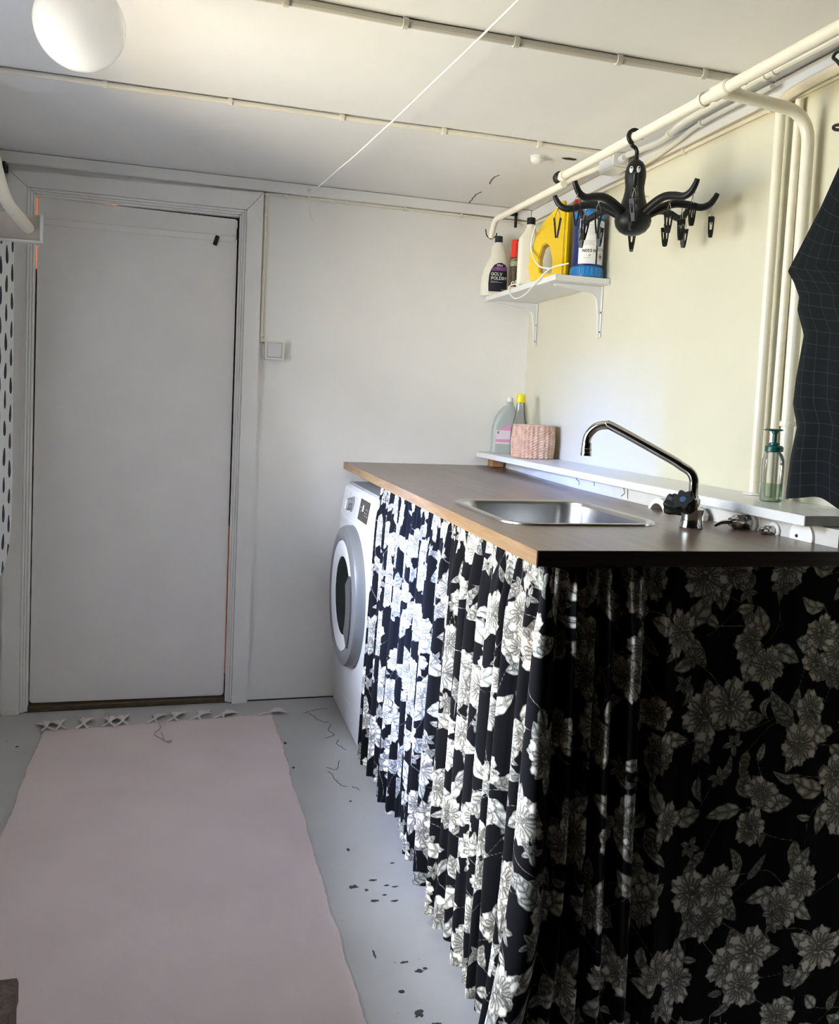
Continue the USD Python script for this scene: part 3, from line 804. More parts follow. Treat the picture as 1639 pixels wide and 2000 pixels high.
def paint(sl, sd, vein, tone, tint=0.):
    if sd.size == 0:
        return
    A0, B0 = FA[sl], FB[sl]
    inside = sd > 0
    edge = np.where(np.abs(sd) < np.abs(B0), sd, B0)                    # the outline where it lies on other print
    FA[sl] = np.maximum(A0, sd)
    FB[sl] = np.where(inside, np.where(np.abs(vein) < sd, vein, sd), edge)
    FT[sl] = np.where(inside, tone, FT[sl]); FG[sl] = np.where(inside, tint, FG[sl])


def flower(cx, cy, R, rot, sq, sqa, seed):
    r_ = np.random.default_rng(seed)
    sl = window(cx, cy, R * 1.35)
    x, y = X_[sl] - cx, Y_[sl] - cy
    c, s = math.cos(sqa), math.sin(sqa)
    x, y = (c * x + s * y), (-s * x + c * y) / sq
    r, th = np.hypot(x, y), np.arctan2(y, x) + rot
    k = np.abs(np.cos(2.5 * th))
    ruf = 1 + .045 * np.sin(15 * th + seed) + .03 * np.sin(27 * th + 2 * seed) + .06 * np.sin(th + seed)
    edge = R * (.64 + .36 * k ** .5) * ruf
    sd = (edge - r) * .8
    ve = r * np.sin(10 * th + .25 * np.sin(40 * r / R)) / 10 * np.where(r > .25 * R, 1, 9) + np.where(r > .66 * R, .004, 0)
    pb = r * np.cos(2.5 * th) / 2.5
    vein = np.where(np.abs(pb) < np.abs(ve), pb, ve)
    vein = np.where(np.sin(10 * th + 1) > .25, vein, np.sign(vein) * np.maximum(np.abs(vein), .0012))
    rim2 = np.abs(r - .12 * R) - .0004
    vein = np.where(r < .16 * R, rim2, vein)
    paint(sl, sd, vein, .78 + .27 * np.clip(r / R, 0, 1) + .05 * np.sin(5 * th + seed), r_.random() * .5)
    # the long pistil
    a = r_.random() * 6.28
    stem([(cx, cy), (cx + .35 * R * math.cos(a), cy + .35 * R * math.sin(a)), (cx + .7 * R * math.cos(a + .3), cy + .7 * R * math.sin(a + .3))], .0024, .9)


def leaf(x0, y0, x1, y1, w, bend, seed, veins=True):
    L = math.hypot(x1 - x0, y1 - y0)
    sl = window((x0 + x1) / 2, (y0 + y1) / 2, L * .75 + w)
    dx, dy = (x1 - x0) / L, (y1 - y0) / L
    a = (X_[sl] - x0) * dx + (Y_[sl] - y0) * dy
    b = -(X_[sl] - x0) * dy + (Y_[sl] - y0) * dx
    t = np.clip(a / L, 0, 1)
    b = b - bend * np.sin(PI * t) * L
    prof = w * np.sin(PI * t ** .75) ** .8 * (1 + .05 * np.sin(24 * t + seed))
    sd = np.minimum(prof - np.abs(b), np.minimum(a, L - a) * .6) * .85
    vein = b.copy()
    if veins:
        v2 = L / 11 * np.sin((a - np.abs(b) * .8) / L * 17) / 3.2 + np.where((np.abs(b) > .7 * prof) | (seed % 3 > 0), .003, 0)
        vein = np.where(np.abs(v2) < np.abs(b), v2, b)
    paint(sl, sd, vein, .82 + .14 * np.sin(3 * t + seed), (seed * .37) % 1)


def stem(pts, w, tone=.85):
    p = smooth_path([(*q, 0) for q in pts], 7)[:, :2]
    c, R = p.mean(0), np.abs(p - p.mean(0)).max() + .01
    sl = window(c[0], c[1], R)
    x, y = X_[sl], Y_[sl]
    d = np.full(x.shape, 9.)
    for a, b in zip(p, p[1:]):
        l2 = max(((b - a) ** 2).sum(), 1e-12)
        t = np.clip(((x - a[0]) * (b[0] - a[0]) + (y - a[1]) * (b[1] - a[1])) / l2, 0, 1)
        d = np.minimum(d, np.hypot(x - a[0] - t * (b[0] - a[0]), y - a[1] - t * (b[1] - a[1])))
    paint(sl, w / 2 - d, np.full(x.shape, .004), tone)


def blossom(cx, cy, R, rot, n, seed):
    for k in range(n):
        a = rot + k * 2 * PI / n + .25 * math.sin(seed + k)
        rr = R * (.75 + .3 * abs(math.sin(seed * 3 + k)))
        leaf(cx + .08 * R * math.cos(a), cy + .08 * R * math.sin(a), cx + rr * math.cos(a), cy + rr * math.sin(a), R * .24, .05, seed + k, False)


fr = np.random.default_rng(17)
cells = []
PX, PY = .178, .160
for iy in range(-1, 8):
    for ix in range(-1, int(WID / PX) + 2):
        cells.append(((ix + (.5 if iy % 2 else 0)) * PX + fr.normal(0, .016), iy * PY + fr.normal(0, .014)))
jobs = []
for c in cells:
    a0 = fr.random() * 6.28
    for k in range(3):                                                     # vines with leaves and buds
        a = a0 + k * 2.1 + fr.normal(0, .3); L = .085 + .055 * fr.random()
        m = (c[0] + .5 * L * math.cos(a + .4), c[1] + .5 * L * math.sin(a + .4)); e = (c[0] + L * math.cos(a), c[1] + L * math.sin(a))
        stem([c, m, e], .0023)
        b = a + fr.normal(0, .7); l = .040 + .030 * fr.random()
        leaf(e[0], e[1], e[0] + l * math.cos(b), e[1] + l * math.sin(b), .0085 + .007 * fr.random(), fr.normal(0, .14), fr.integers(99))
        if fr.random() < .6:
            b = a + 1.3 * (1 if fr.random() < .5 else -1)
            leaf(m[0], m[1], m[0] + .03 * math.cos(b), m[1] + .03 * math.sin(b), .008, fr.normal(0, .1), fr.integers(99))
        if fr.random() < .35:
            blossom(e[0] + .012 * math.cos(a), e[1] + .012 * math.sin(a), .024, fr.random() * 6, 5, int(fr.integers(99)))
for c in cells:
    a0 = fr.random() * 6.28
    for k in range(3):
        a = a0 + k * 2.1 + fr.normal(0, .3)
        l = .056 + .026 * fr.random()
        leaf(c[0] + .022 * math.cos(a), c[1] + .018 * math.sin(a), c[0] + (.02 + l) * math.cos(a), c[1] + (.02 + l) * math.sin(a), .016 + .007 * fr.random(), fr.normal(0, .08), int(fr.integers(99)))
    n = 1 + (fr.random() < .75) + (fr.random() < .25)
    for k in range(n):
        a = a0 + 1 + k * 2.2
        d = .032 if n > 1 else .0
        flower(c[0] + d * math.cos(a), c[1] + d * 1.3 * math.sin(a), .040 + .013 * fr.random(), fr.random() * 6.28, .68 + .32 * fr.random(), fr.random() * 3.14, int(fr.integers(99)))
    if fr.random() < .5:
        blossom(c[0] + fr.normal(0, .04), c[1] + .05, .027, fr.random() * 6, 5, int(fr.integers(99)))

PRINT = mat('flowered_cotton', {'a': ('attribute', {'attribute': 'flower_print'}), 's': ('separate_xyz', {}), 'a2': ('attribute', {'attribute': 'print_tone'}), 's2': ('separate_xyz', {}),
                                'k': ('map_range', {'from_min': -.00035, 'from_max': .00035}), 'ab': ('math', {'math_type': 'absolute'}), 'ln': ('map_range', {'from_min': .0001, 'from_max': .00085, 'to_min': .42, 'to_max': 1.}),
                                'tn': ('math', {'math_type': 'multiply'}), 'c': ('mix_color', {'a': (.39, .35, .285), 'b': (.36, .36, .31)}), 'bw': ('combine_xyz', {}), 'cm': ('mix_color', {'blend_type': 'multiply', 'fac': 1.}),
                                'mx': ('mix_color', {'a': (.0062, .006, .0068)}), 'tc': ('texture_coordinate', {}), 'n': ('noise_texture', {'scale': 700., 'detail': 1.}), 'bp': ('bump', {'strength': .2, 'distance': .0006}),
                                'p': ('principled_bsdf', {'roughness': .9, 'specular_ior_level': .12, 'sheen_weight': .04})},
            [('a.vector', 's.vector'), ('a2.vector', 's2.vector'), ('s.x', 'k.value'), ('s.y', 'ab.value1'), ('ab.value', 'ln.value'), ('s2.x', 'tn.value1'), ('ln.result', 'tn.value2'), ('s2.y', 'c.fac'),
             ('tn.value', 'bw.x'), ('tn.value', 'bw.y'), ('tn.value', 'bw.z'), ('c.result', 'cm.a'), ('bw.vector', 'cm.b'), ('k.result', 'mx.fac'), ('cm.result', 'mx.b'), ('mx.result', 'p.base_color'),
             ('tc.object', 'n.vector'), ('n.fac', 'bp.height'), ('bp.normal', 'p.normal')])


def grid_faces(nt, ns):
    i, j = np.meshgrid(np.arange(nt - 1), np.arange(ns - 1), indexing='ij')
    return np.stack([i * ns + j, (i + 1) * ns + j, (i + 1) * ns + j + 1, i * ns + j + 1], -1).reshape(-1, 4)


ORG = np.array([-.45, -1.4, 0.])
cu = thing('curtain', 'black cotton curtain printed with cream hibiscus flowers, gathered around the worktop corner', 'curtain', ORG)
usdm = usdkit.mesh(stage, path_for('cloth', cu), ((V - ORG).reshape(-1, 3), grid_faces(nt, ns)), PRINT, smooth=True)
pv = UsdGeom.PrimvarsAPI(usdm)
pv.CreatePrimvar('flower_print', Sdf.ValueTypeNames.Float3Array, 'vertex').Set(Vt.Vec3fArray.FromNumpy(np.stack([FA, FB, 0 * FA], -1).reshape(-1, 3).astype(np.float32)))
pv.CreatePrimvar('print_tone', Sdf.ValueTypeNames.Float3Array, 'vertex').Set(Vt.Vec3fArray.FromNumpy(np.stack([FT, FG, 0 * FA], -1).reshape(-1, 3).astype(np.float32)))
obj('curtain_wire', tube(np.column_stack([base(np.linspace(0, U[-1], 60))[0] - base(np.linspace(0, U[-1], 60))[1] * .012, np.full(60, ZT - TH - .010)]), .002, 8), WHITE, cu, world=True)

# ------------------------------------------------------------------ rug
rg = thing('rug', 'pale pinkish-white woven cotton rug with knotted tassels lying before the door', 'rug', (-1.49, -1.4, 0))
TL, TR, BR, BL = np.array([-1.905, -.213]), np.array([-1.073, -.176]), np.array([-1.052, -2.20]), np.array([-1.882, -2.20])
nx, ny = 60, 180
uu, vv = np.meshgrid(np.linspace(0, 1, nx), np.linspace(0, 1, ny))
P = ((1 - vv)[..., None] * ((1 - uu)[..., None] * TL + uu[..., None] * TR) + vv[..., None] * ((1 - uu)[..., None] * BL + uu[..., None] * BR))
wob = meshkit.noise(np.stack([vv * 26, uu * 0, uu * 0], -1), 3) - .5
P[..., 0] += .009 * wob * (2 * uu - 1) + .004 * (meshkit.noise(np.stack([vv * 150, uu * 2, 0 * uu], -1), 9) - .5) * (np.abs(2 * uu - 1) > .98)
P[..., 1] += .012 * (meshkit.noise(np.stack([uu * 7, uu * 0, uu * 0], -1), 5) - .5) * (1 - vv) ** 4
zz = .0055 + .0025 * (meshkit.noise(np.stack([uu * 5, vv * 13, 0 * uu], -1), 4) - .5)
top_ = np.concatenate([P, zz[..., None]], -1).reshape(-1, 3)
bot = top_.copy(); bot[:, 2] = .0003
q = grid_faces(ny, nx)
b_ = np.concatenate([np.arange(nx), nx - 1 + nx * np.arange(1, ny), (ny - 1) * nx + np.arange(nx - 2, -1, -1), nx * np.arange(ny - 2, 0, -1)])
N0 = len(top_)
side = np.array([[b_[i], b_[(i + 1) % len(b_)], N0 + b_[(i + 1) % len(b_)], N0 + b_[i]] for i in range(len(b_))])
obj('mat', (np.vstack([top_, bot]), np.vstack([q, q[:, ::-1] + N0, side])), RUGM, rg, world=True, smooth=40)
TS = [(.02, -.05, .35), (.075, .02, .3), (.16, .0, -.1), (.27, .02, -.05), (.33, .0, .1), (.455, .01, -.35), (.545, .0, -.25), (.645, .0, -.45), (.75, .0, -.75), (.955, .02, -1.25)]
for i, (fx, dx, ang) in enumerate(TS):
    r_ = np.random.default_rng(300 + i)
    o = TL + (TR - TL) * fx
    d = np.array([-math.sin(ang), math.cos(ang)])
    pd = np.array([d[1], -d[0]])
    mb = MB()
    for k in (-1, 1):
        a = o + np.array([k * .022, -.002])
        mb.add(tube(smooth_path([(*a, .006), (*(o + d * .012 + [k * .008, 0]), .011), (*(o + d * .030), .011)], 6), .0035, 8))
    mb.add(ball((*(o + d * .030), .012), (.0075, .0075, .0085), 2))
    for k in range(11):
        s_ = (k - 5) / 5 + r_.normal(0, .1); L = .060 + r_.normal(0, .007)
        e = o + d * (.030 + L) + pd * s_ * .027
        h = o + d * (.030 + L * .5) + pd * s_ * .019
        mb.add(tube(smooth_path([(*(o + d * .032), .012 + r_.random() * .003), (*h, .013 + .005 * r_.random()), (*e, .0035 + .004 * r_.random())], 6), np.linspace(.0032, .0022, 13), 6))
    obj('tassel', mb, TASSEL, rg, world=True)
th_ = [(-1.50, -.21, .0085), (-1.495, -.26, .0095), (-1.515, -.31, .009), (-1.49, -.36, .010), (-1.462, -.40, .0095), (-1.452, -.385, .010), (-1.475, -.383, .010), (-1.49, -.30, .010)]
obj('loose_thread', tube(smooth_path(th_, 6), .0013, 6), plain('loose_thread_grey', (.36, .30, .28), .9), rg, world=True)
# ------------------------------------------------------------------ concrete ledge, lower shelf and the plumbing above the worktop
FND = [(-.100, -.0015), (-.155, -.55), (-.188, -.95), (-.190, -1.60), (-.160, -2.050)]
v, f = extr(Polygon(FND + [(-.0003, -2.050), (-.0003, -.0015)]), 1.0365)
struct('wall_plinth', (v, f), plain('plinth_paint', (.60, .585, .54), .55, var=.06, vscale=9, bump=.5, bscale=14), 'rough white painted concrete base of the right wall')
pl = stage.GetPrimAtPath('/World/wall_plinth')
fx = lambda y: float(np.interp(-y, [-q[1] for q in FND], [q[0] for q in FND]))
for pts in ([(-.92, 1.036), (-.925, 1.028), (-.945, 1.024), (-.945, 1.012)], [(-1.05, 1.036), (-1.055, 1.02)], [(-1.235, 1.036), (-1.245, 1.02), (-1.225, 1.008)], [(-1.262, 1.036), (-1.265, 1.004)]):
    p = smooth_path([(fx(y) - .0004, y, z) for y, z in pts], 4)
    obj('crack', tube(p, .0011, 5), DIRT, pl)
ls = thing('lower_shelf', 'long white lacquered shelf board on the right wall just above the brown worktop', 'shelf', (-.1, -1.0, 1.0))
obj('board', bx((-.213, -2.012, 1.0375), (-.0015, -.003, 1.0595), .0015), WHITE, ls, world=True)
obj('support_block', bx((-.175, -.105, 1.003), (-.125, -.050, 1.037), .001), ORNGW, ls, world=True, label='raw wooden support block')
yy = -1.475
dp = thing('drain_pipe', 'white drain pipe end coming through the wall behind the tap', 'pipe', (-.2, yy, .93))
obj('pipe_bend', aim(loft([(0, 0, 0, .050, .050, 2), (.030, 0, 0, .050, .050, 2), (.034, 0, 0, .047, .047, 2), (.034, 0, 0, .036, .036, 2), (.004, 0, 0, .034, .034, 2)], 32, cap=False), (-1, 0, 0), (fx(yy) + .001, yy, .982)), PLAST, dp, world=True)
obj('pipe_mouth', aim(lathe([(.034, 0), (.034, .003)], 24), (-1, 0, 0), (fx(yy) + .001, yy, .982)), BLACKM, dp, world=True)
single('pipe_cover', bx((fx(-1.64) - .045, -1.672, .975), (fx(-1.64) + .001, -1.605, 1.031), .018), PLAST, 'white rounded pipe cover behind the chrome tap under the shelf', 'pipe cover')
va = thing('water_valve', 'chrome water valve with a small lever on the wall right of the tap', 'valve', (fx(-1.80), -1.80, .98))
vx = fx(-1.80)
obj('wall_plate', aim(lathe([(.024, 0), (.024, .006), (.020, .009)], 28), (-1, 0, 0), (vx, -1.80, 1.013)), PLAST, va, world=True, label='white round wall plate')
obj('valve_body', aim(lathe([(.016, .0095), (.017, .012), (.017, .022), (.012, .024), (.012, .030), (.0165, .032), (.0165, .044), (.012, .047), (.010, .056)], 24), (-1, 0, 0), (vx, -1.80, 1.016)), CHROME, va, world=True)
obj('lever', tube(smooth_path([(vx - .052, -1.80, 1.016), (vx - .072, -1.793, 1.014), (vx - .088, -1.788, 1.006)], 5), np.linspace(.0055, .004, 11), 10), CHROME, va, world=True)
vb = thing('water_valve', 'smaller chrome valve low on the wall beside the lever valve', 'valve', (fx(-1.875), -1.875, .98))
obj('wall_plate', aim(lathe([(.018, 0), (.018, .004), (.015, .006)], 28), (-1, 0, 0), (fx(-1.875), -1.875, 1.008)), PLAST, vb, world=True, label='white round wall plate')
obj('valve_body', aim(lathe([(.010, .0065), (.011, .010), (.011, .022), (.008, .024), (.008, .034), (.004, .038)], 20), (-1, 0, 0), (fx(-1.875), -1.875, 1.008)), CHROME, vb, world=True)
dc = thing('cover_disc', 'round white cover disc with one screw under the near end of the lower shelf', 'cover', (fx(-1.955), -1.955, .97))
obj('disc', aim(lathe([(.034, -.002), (.034, .004), (.030, .006)], 32), (-1, 0, 0), (fx(-1.955), -1.955, 1.008)), PLAST, dc, world=True)
obj('screw', aim(lathe([(.004, .0062), (.003, .008)], 12), (-1, 0, 0), (fx(-1.955), -1.945, 1.008)), BLACKM, dc, world=True)

# ------------------------------------------------------------------ upper shelf
ZS = 1.7265
us = thing('upper_shelf', 'small white wall shelf high in the corner holding cleaning bottles', 'shelf', (-.1, -.4, 1.52))
obj('board', bx((-.213, -.726, 1.7055), (-.0015, -.022, ZS - .0005), .0015), WHITE, us, world=True)


def bracket(y):
    a = np.linspace(0, PI / 2, 10)
    arm = [(-.001, 1.7045), (-.182, 1.7045), (-.188, 1.700), (-.184, 1.695)]
    arm += [(-.062 + .0 - .0, 1.682)] + [(-.062 + .044 * math.sin(t), 1.640 + .042 * math.cos(t)) for t in a[1:]]
    arm += [(-.012, 1.600), (-.009, 1.522), (-.001, 1.522)]
    v, f = extr(Polygon(arm).buffer(.0001), .012)
    b = obj('bracket', (np.stack([v[:, 0], y + .006 - v[:, 2], v[:, 1]], 1), f), WHITE, us, world=True)
    obj('flange', bx((-.0045, y - .013, 1.5225), (-.0012, y + .013, 1.7045), .001), WHITE, b, world=True)
    for z in (1.542, 1.612):
        obj('screw', aim(lathe([(.0035, 0), (.0028, .0018)], 10), (-1, 0, 0), (-.0046, y - .0095, z)), plain('screw_grey', (.12, .12, .11), .5, metal=.5), b, world=True)


bracket(-.085); bracket(-.665)

# bottles: local -y is the front
FACE = -.36


def bottle_text(s, h, rx, ry, u0, z0, m, parent, pw=2., name='lettering', bold=True, depth=.0005):
    obj(name, on_front(text(s, h, depth, bold), rx, ry, pw, .0012, u0, z0), m, parent, smooth=False)


k = .000229
b1 = thing('polish_bottle', 'white curved bottle with a navy cap and black floor polish label on the upper shelf', 'bottle', (-.184, -.048, ZS), -.30)
pr = [(0, 139, 640), (.004, 130, 650), (.03, 128, 655), (.075, 140, 652), (.11, 175, 645), (.14, 235, 620), (.165, 290, 595), (.18, 305, 575), (.20, 305, 545), (.212, 318, 525), (.220, 340, 508), (.2245, 357, 500)]
secs = [(z, ((a + b) / 2 - 392) * k, 0, (b - a) / 2 * k, .030 if z < .17 else .030 - (z - .17) / .055 * .014, 2.4) for z, a, b in pr]
obj('bottle_body', loft(secs, 40), CREAM, b1)
obj('cap', moved(lathe([(.0165, .2248), (.0168, .227), (.0163, .250), (.014, .2515)], 28), ((428 - 392) * k, 0, 0)), NAVY, b1)
lab = Polygon([(-.027, .016), (.047, .016), (.050, .022), (.048, .10), (.046, .115), (.038, .129), (.022, .1365), (.008, .135), (-.008, .126), (-.020, .108), (-.027, .085), (-.029, .05)]).buffer(-.003).buffer(.003)
B1 = dict(rx=.062, ry=.0308, pw=2.4)
wr1 = lambda m, e=.0006: on_front(m, .062, .0306, 2.4, e)
l1 = obj('label', wr1(patch(lab)), LBLACK, b1, label='black label with white lettering')
obj('label_band', wr1(patch(lab.intersection(sbox(-.04, .103, .06, .119))), .0012), LPURP, l1)
for s_, h, u, z in (('Nitor', .0085, .003, .1215), ('GOLV', .0125, -.0195, .083), ('POLISH', .0125, -.0195, .0655), ('20 m²', .0042, .026, .022)):
    bottle_text(s_, h, .062, .0306, u, z, LWHITE, l1, 2.4)
for z, w in ((.0575, .030), (.0535, .050)):
    obj('small_print', wr1(patch(sbox(-.0195, z, -.0195 + w, z + .0016)), .0012), LGREY, l1)

b2 = thing('spray_can', 'slim aerosol can with an orange-red cap behind the polish bottle', 'spray can', (-.135, -.150, ZS), FACE)
obj('can', lathe([(.024, .0003), (.0255, .002), (.0255, .142), (.0235, .149)], 32), plain('can_brown', (.10, .075, .045), .3, metal=.4, var=.5, vscale=70), b2)
obj('cap', lathe([(.0238, .1495), (.0238, .162), (.021, .168), (.0205, .218), (.018, .222)], 32), RED, b2)
wr2 = lambda m, e=.0006: on_front(m, .0257, .0257, 2., e)
obj('label_band', wr2(patch(sbox(-.022, .002, .022, .028)), .0005), LORNG, b2)
obj('label_band', wr2(patch(sbox(-.022, .112, .022, .134)), .0005), plain('label_olive', (.30, .32, .20), .5, var=.5, vscale=90), b2)
obj('label_stripe', wr2(patch(affinity.rotate(sbox(-.02, .140, .02, .1425), 12))), LORNG, b2)
obj('lettering', on_front(text('cle', .020, .0005, True), .0257, .0257, 2., .001, -.016, .034), LWHITE, b2, smooth=False)

b3 = thing('white_bottle', 'plain cream bottle with a black cap between the spray can and the yellow jug', 'bottle', (-.165, -.345, ZS), FACE)
obj('bottle_body', loft([(0, 0, 0, .035, .026, 4), (.003, 0, 0, .037, .028, 4), (.175, 0, 0, .037, .028, 4), (.190, .002, 0, .036, .027, 3.5), (.222, .008, 0, .022, .019, 2.4), (.232, .009, 0, .0175, .0165, 2), (.244, .009, 0, .0165, .016, 2)], 36), CREAM, b3)
obj('cap', moved(lathe([(.0165, .2443), (.0168, .246), (.0165, .269), (.015, .271)], 28), (.009, 0, 0)), BLACKP, b3)

b4 = thing('yellow_jug', 'yellow plastic jug with a moulded oval handle opening on the upper shelf', 'jug', (-.142, -.535, ZS), -.62)
out = Polygon([(-.072, 0), (.046, 0), (.048, .20), (.046, .272), (.040, .280), (.022, .278), (.004, .258), (-.030, .222), (-.060, .172), (-.080, .100), (-.082, .045)]).buffer(-.008).buffer(.008)
hol = Polygon([(-.038, .030), (.004, .026), (.006, .075), (-.006, .125), (-.018, .140), (-.032, .128), (-.042, .085)]).buffer(-.008).buffer(.008)
v, f = extr(out.difference(hol), .052)
m_ = trimesh.Trimesh(v, f, process=True)
jug = MB().add((np.stack([v[:, 0], .026 - v[:, 2], v[:, 1]], 1), f))
for q in (out.buffer(-.004).difference(hol.buffer(.004)),):
    v2, f2 = extr(q, .058); jug.add((np.stack([v2[:, 0], .029 - v2[:, 2], v2[:, 1]], 1), f2))
obj('jug_body', jug, YEL, b4)
obj('front_wall', bx((.0485, -.034, .0005), (.064, .034, .270), .007), YEL, b4)
obj('jug_neck', moved(lathe([(.011, .2806), (.011, .292), (.009, .295)], 24), (.031, 0, 0)), YEL, b4)

b5 = thing('spray_bottle', 'white bottle with a round red cap behind the blue tub', 'bottle', (-.046, -.512, ZS), -.9)
obj('bottle_body', loft([(0, 0, 0, .038, .030, 3.5), (.004, 0, 0, .040, .032, 3.5), (.15, 0, 0, .039, .031, 3.5), (.19, .002, 0, .036, .029, 3), (.23, .006, 0, .027, .023, 2.5), (.255, .008, 0, .021, .019, 2), (.270, .008, 0, .018, .017, 2)], 36), plain('milky_plastic', (.80, .81, .78), .4), b5)
obj('cap', moved(lathe([(.021, .2703), (.0225, .274), (.0225, .295), (.020, .307), (.012, .316), (.002, .319)], 28), (.008, 0, 0)), RED, b5)

b6 = thing('blue_tub', 'dark blue cylindrical container with light blue foot and lid and a white label', 'container', (-.0645, -.663, ZS), FACE)
obj('foot_ring', lathe([(.056, .0002), (.0595, .003), (.0605, .012), (.0590, .036), (.054, .041)], 48), BLUE, b6)
for k_ in range(5):
    a = -PI / 2 - .5 + .25 * k_
    obj('grip_rib', moved(bx((-.004, -.0015, .012), (.004, .0015, .034), .001), (.0602 * math.cos(a), .0602 * math.sin(a), 0), rz=a + PI / 2), BLUE, b6)
obj('tub_body', lathe([(.0545, .0412), (.055, .043), (.055, .205), (.053, .208)], 48), DKBLUE, b6)
obj('lid', lathe([(.054, .2083), (.0555, .210), (.0555, .226), (.047, .236), (.036, .248), (.032, .262), (.032, .283), (.028, .287)], 48), BLUE, b6)
wr6 = lambda m, e=.0006: on_front(m, .0555, .0555, 2., e)
l6 = obj('label', wr6(patch(sbox(-.036, .047, .024, .203))), LWHITE, b6, label='white label with black print')
obj('label', wr6(patch(sbox(.030, .047, .052, .200))), plain('label_pale_blue', (.62, .70, .74), .5), b6, label='pale blue side label')
bottle_text('N053 N', .0095, .0555, .0555, -.025, .088, LBLACK, l6)
bottle_text('(?', .006, .0555, .0555, -.002, .073, LBLACK, l6)
for z, a, w in ((.117, -.030, .045), (.121, -.030, .040), (.125, -.026, .043), (.066, -.02, .026), (.150, -.005, .024), (.156, -.012, .030), (.162, -.018, .036), (.168, -.01, .028), (.175, -.02, .038), (.182, -.012, .03), (.190, -.02, .038), (.112, -.030, .048)):
    obj('small_print', wr6(patch(sbox(a, z, a + w, z + .0014)), .0010), LGREY, l6)
dia = Polygon([(.041, .060), (.0495, .074), (.041, .088), (.0325, .074)])
obj('hazard_sign', wr6(patch(dia.difference(dia.buffer(-.0018)), .0015), .0012), RED, b6, label='red hazard diamond')
obj('hazard_symbol', wr6(patch(sbox(.0385, .069, .0435, .079), .0015), .0012), LBLACK, b6)
obj('label_band', wr6(patch(sbox(.030, .093, .052, .105)), .0011), LGREY, b6)

cd = [(-.228, -.560, 1.921), (-.2235, -.520, 1.865), (-.2235, -.542, 1.815), (-.2255, -.610, 1.768), (-.226, -.70, 1.746)]
c2 = [(-.20, -.800, 1.752), (-.221, -.700, 1.747), (-.224, -.593, 1.716), (-.223, -.526, 1.692), (-.222, -.464, 1.679), (-.222, -.388, 1.677), (-.222, -.332, 1.699), (-.221, -.306, 1.728), (-.215, -.342, 1.738), (-.205, -.380, 1.731)]
single('shelf_cord', MB().add(tube(smooth_path(cd, 8), .0028, 8)).add(tube(smooth_path(c2, 8), .0024, 8)), ROPE, 'white cord looping down from the yellow jug below the shelf edge', 'cord')

# ------------------------------------------------------------------ things on the lower shelf
ZL = 1.0598
bk = thing('basket', 'small round woven pink-beige basket on the lower shelf', 'basket', (-.098, -.345, ZL))
NA, NZ = 180, 68
an = np.arange(NA) * 2 * PI / NA
rows = []
for i in range(NZ):
    z = .001 + .128 * i / (NZ - 1)
    r = .0775 + .004 * math.sin(PI * z / .128) + .0016 * np.sin(28 * an) + .0022 * np.sin(28 * an + PI / 2) * math.sin(2 * PI * z / .0108) + .0006 * np.sin(3 * an + 9 * z) - (.003 if i == 0 else 0)
    cc, ss = np.cos(an), np.sin(an)
    pw = 2.5
    rows.append(np.stack([r * np.sign(cc) * np.abs(cc) ** (2 / pw), r * np.sign(ss) * np.abs(ss) ** (2 / pw), np.full(NA, z)], 1))
inner = [q * np.array([.95, .95, 1]) for q in rows[::-4]]
inner[-1][:, 2] = .004
allr = rows + inner
v = np.vstack(allr + [np.array([[0, 0, .004]])]); f = []
for i in range(len(allr) - 1):
    for j in range(NA):
        q = (j + 1) % NA
        f += [[i * NA + j, i * NA + q, (i + 1) * NA + q], [i * NA + j, (i + 1) * NA + q, (i + 1) * NA + j]]
e = (len(allr) - 1) * NA
f += [[len(v) - 1, e + j, e + (j + 1) % NA] for j in range(NA)]
obj('woven_side', (v, np.array(f)), BASKM, bk, smooth=25)
rp = [(.0775 * math.copysign(abs(math.cos(a)) ** .8, math.cos(a)), .0775 * math.copysign(abs(math.sin(a)) ** .8, math.sin(a)), .130 + .0008 * math.sin(40 * a)) for a in np.linspace(0, 2 * PI, 90)]
obj('rim', tube(np.array(rp), .0030, 8), BASKM, bk)
g1 = thing('grey_bottle', 'grey-green arched detergent bottle with a pink label behind the basket', 'bottle', (-.112, -.058, ZL), FACE)
obj('bottle_body', loft([(0, 0, 0, .052, .026, 4), (.004, 0, 0, .054, .029, 4), (.11, 0, 0, .053, .029, 4), (.15, .004, 0, .047, .028, 3), (.18, .010, 0, .037, .025, 2.6), (.20, .017, 0, .026, .020, 2.2), (.207, .020, 0, .016, .015, 2), (.222, .020, 0, .014, .014, 2)], 40), GREYPL, g1)
obj('cap', moved(lathe([(.0115, .2225), (.012, .224), (.012, .238), (.010, .240)], 24), (.020, 0, 0)), WHITE, g1)
wrg = lambda m, e=.0006: on_front(m, .0545, .0292, 4., e)
lg = obj('label', wrg(patch(sbox(-.034, .040, .046, .098))), plain('label_pale_pink', (.76, .66, .72), .5), g1, label='pale pink label')
obj('label_band', wrg(patch(sbox(-.034, .048, .046, .060)), .0012), LPINK, lg)
obj('label_band', wrg(patch(Polygon([(-.02, .098), (.03, .098), (.03, .125), (.005, .118)])), .0010), LPINK, g1)
bottle_text('K', .011, .0545, .0292, -.029, .083, LBLACK, lg, 4.)
g2 = thing('clear_bottle', 'clear bottle with a yellow cap half full of pale cleaner beside the basket', 'bottle', (-.100, -.200, ZL), FACE)
cp = [(0, .033, 0), (.004, .035, 0), (.06, .037, 0), (.11, .034, 0), (.15, .025, 0), (.18, .0185, 0), (.205, .0165, 0), (.218, .016, 0)]
obj('bottle_body', loft([(z, 0, 0, r, r * .78, 2.2) for z, r, _ in cp], 40), CLEAR, g2)
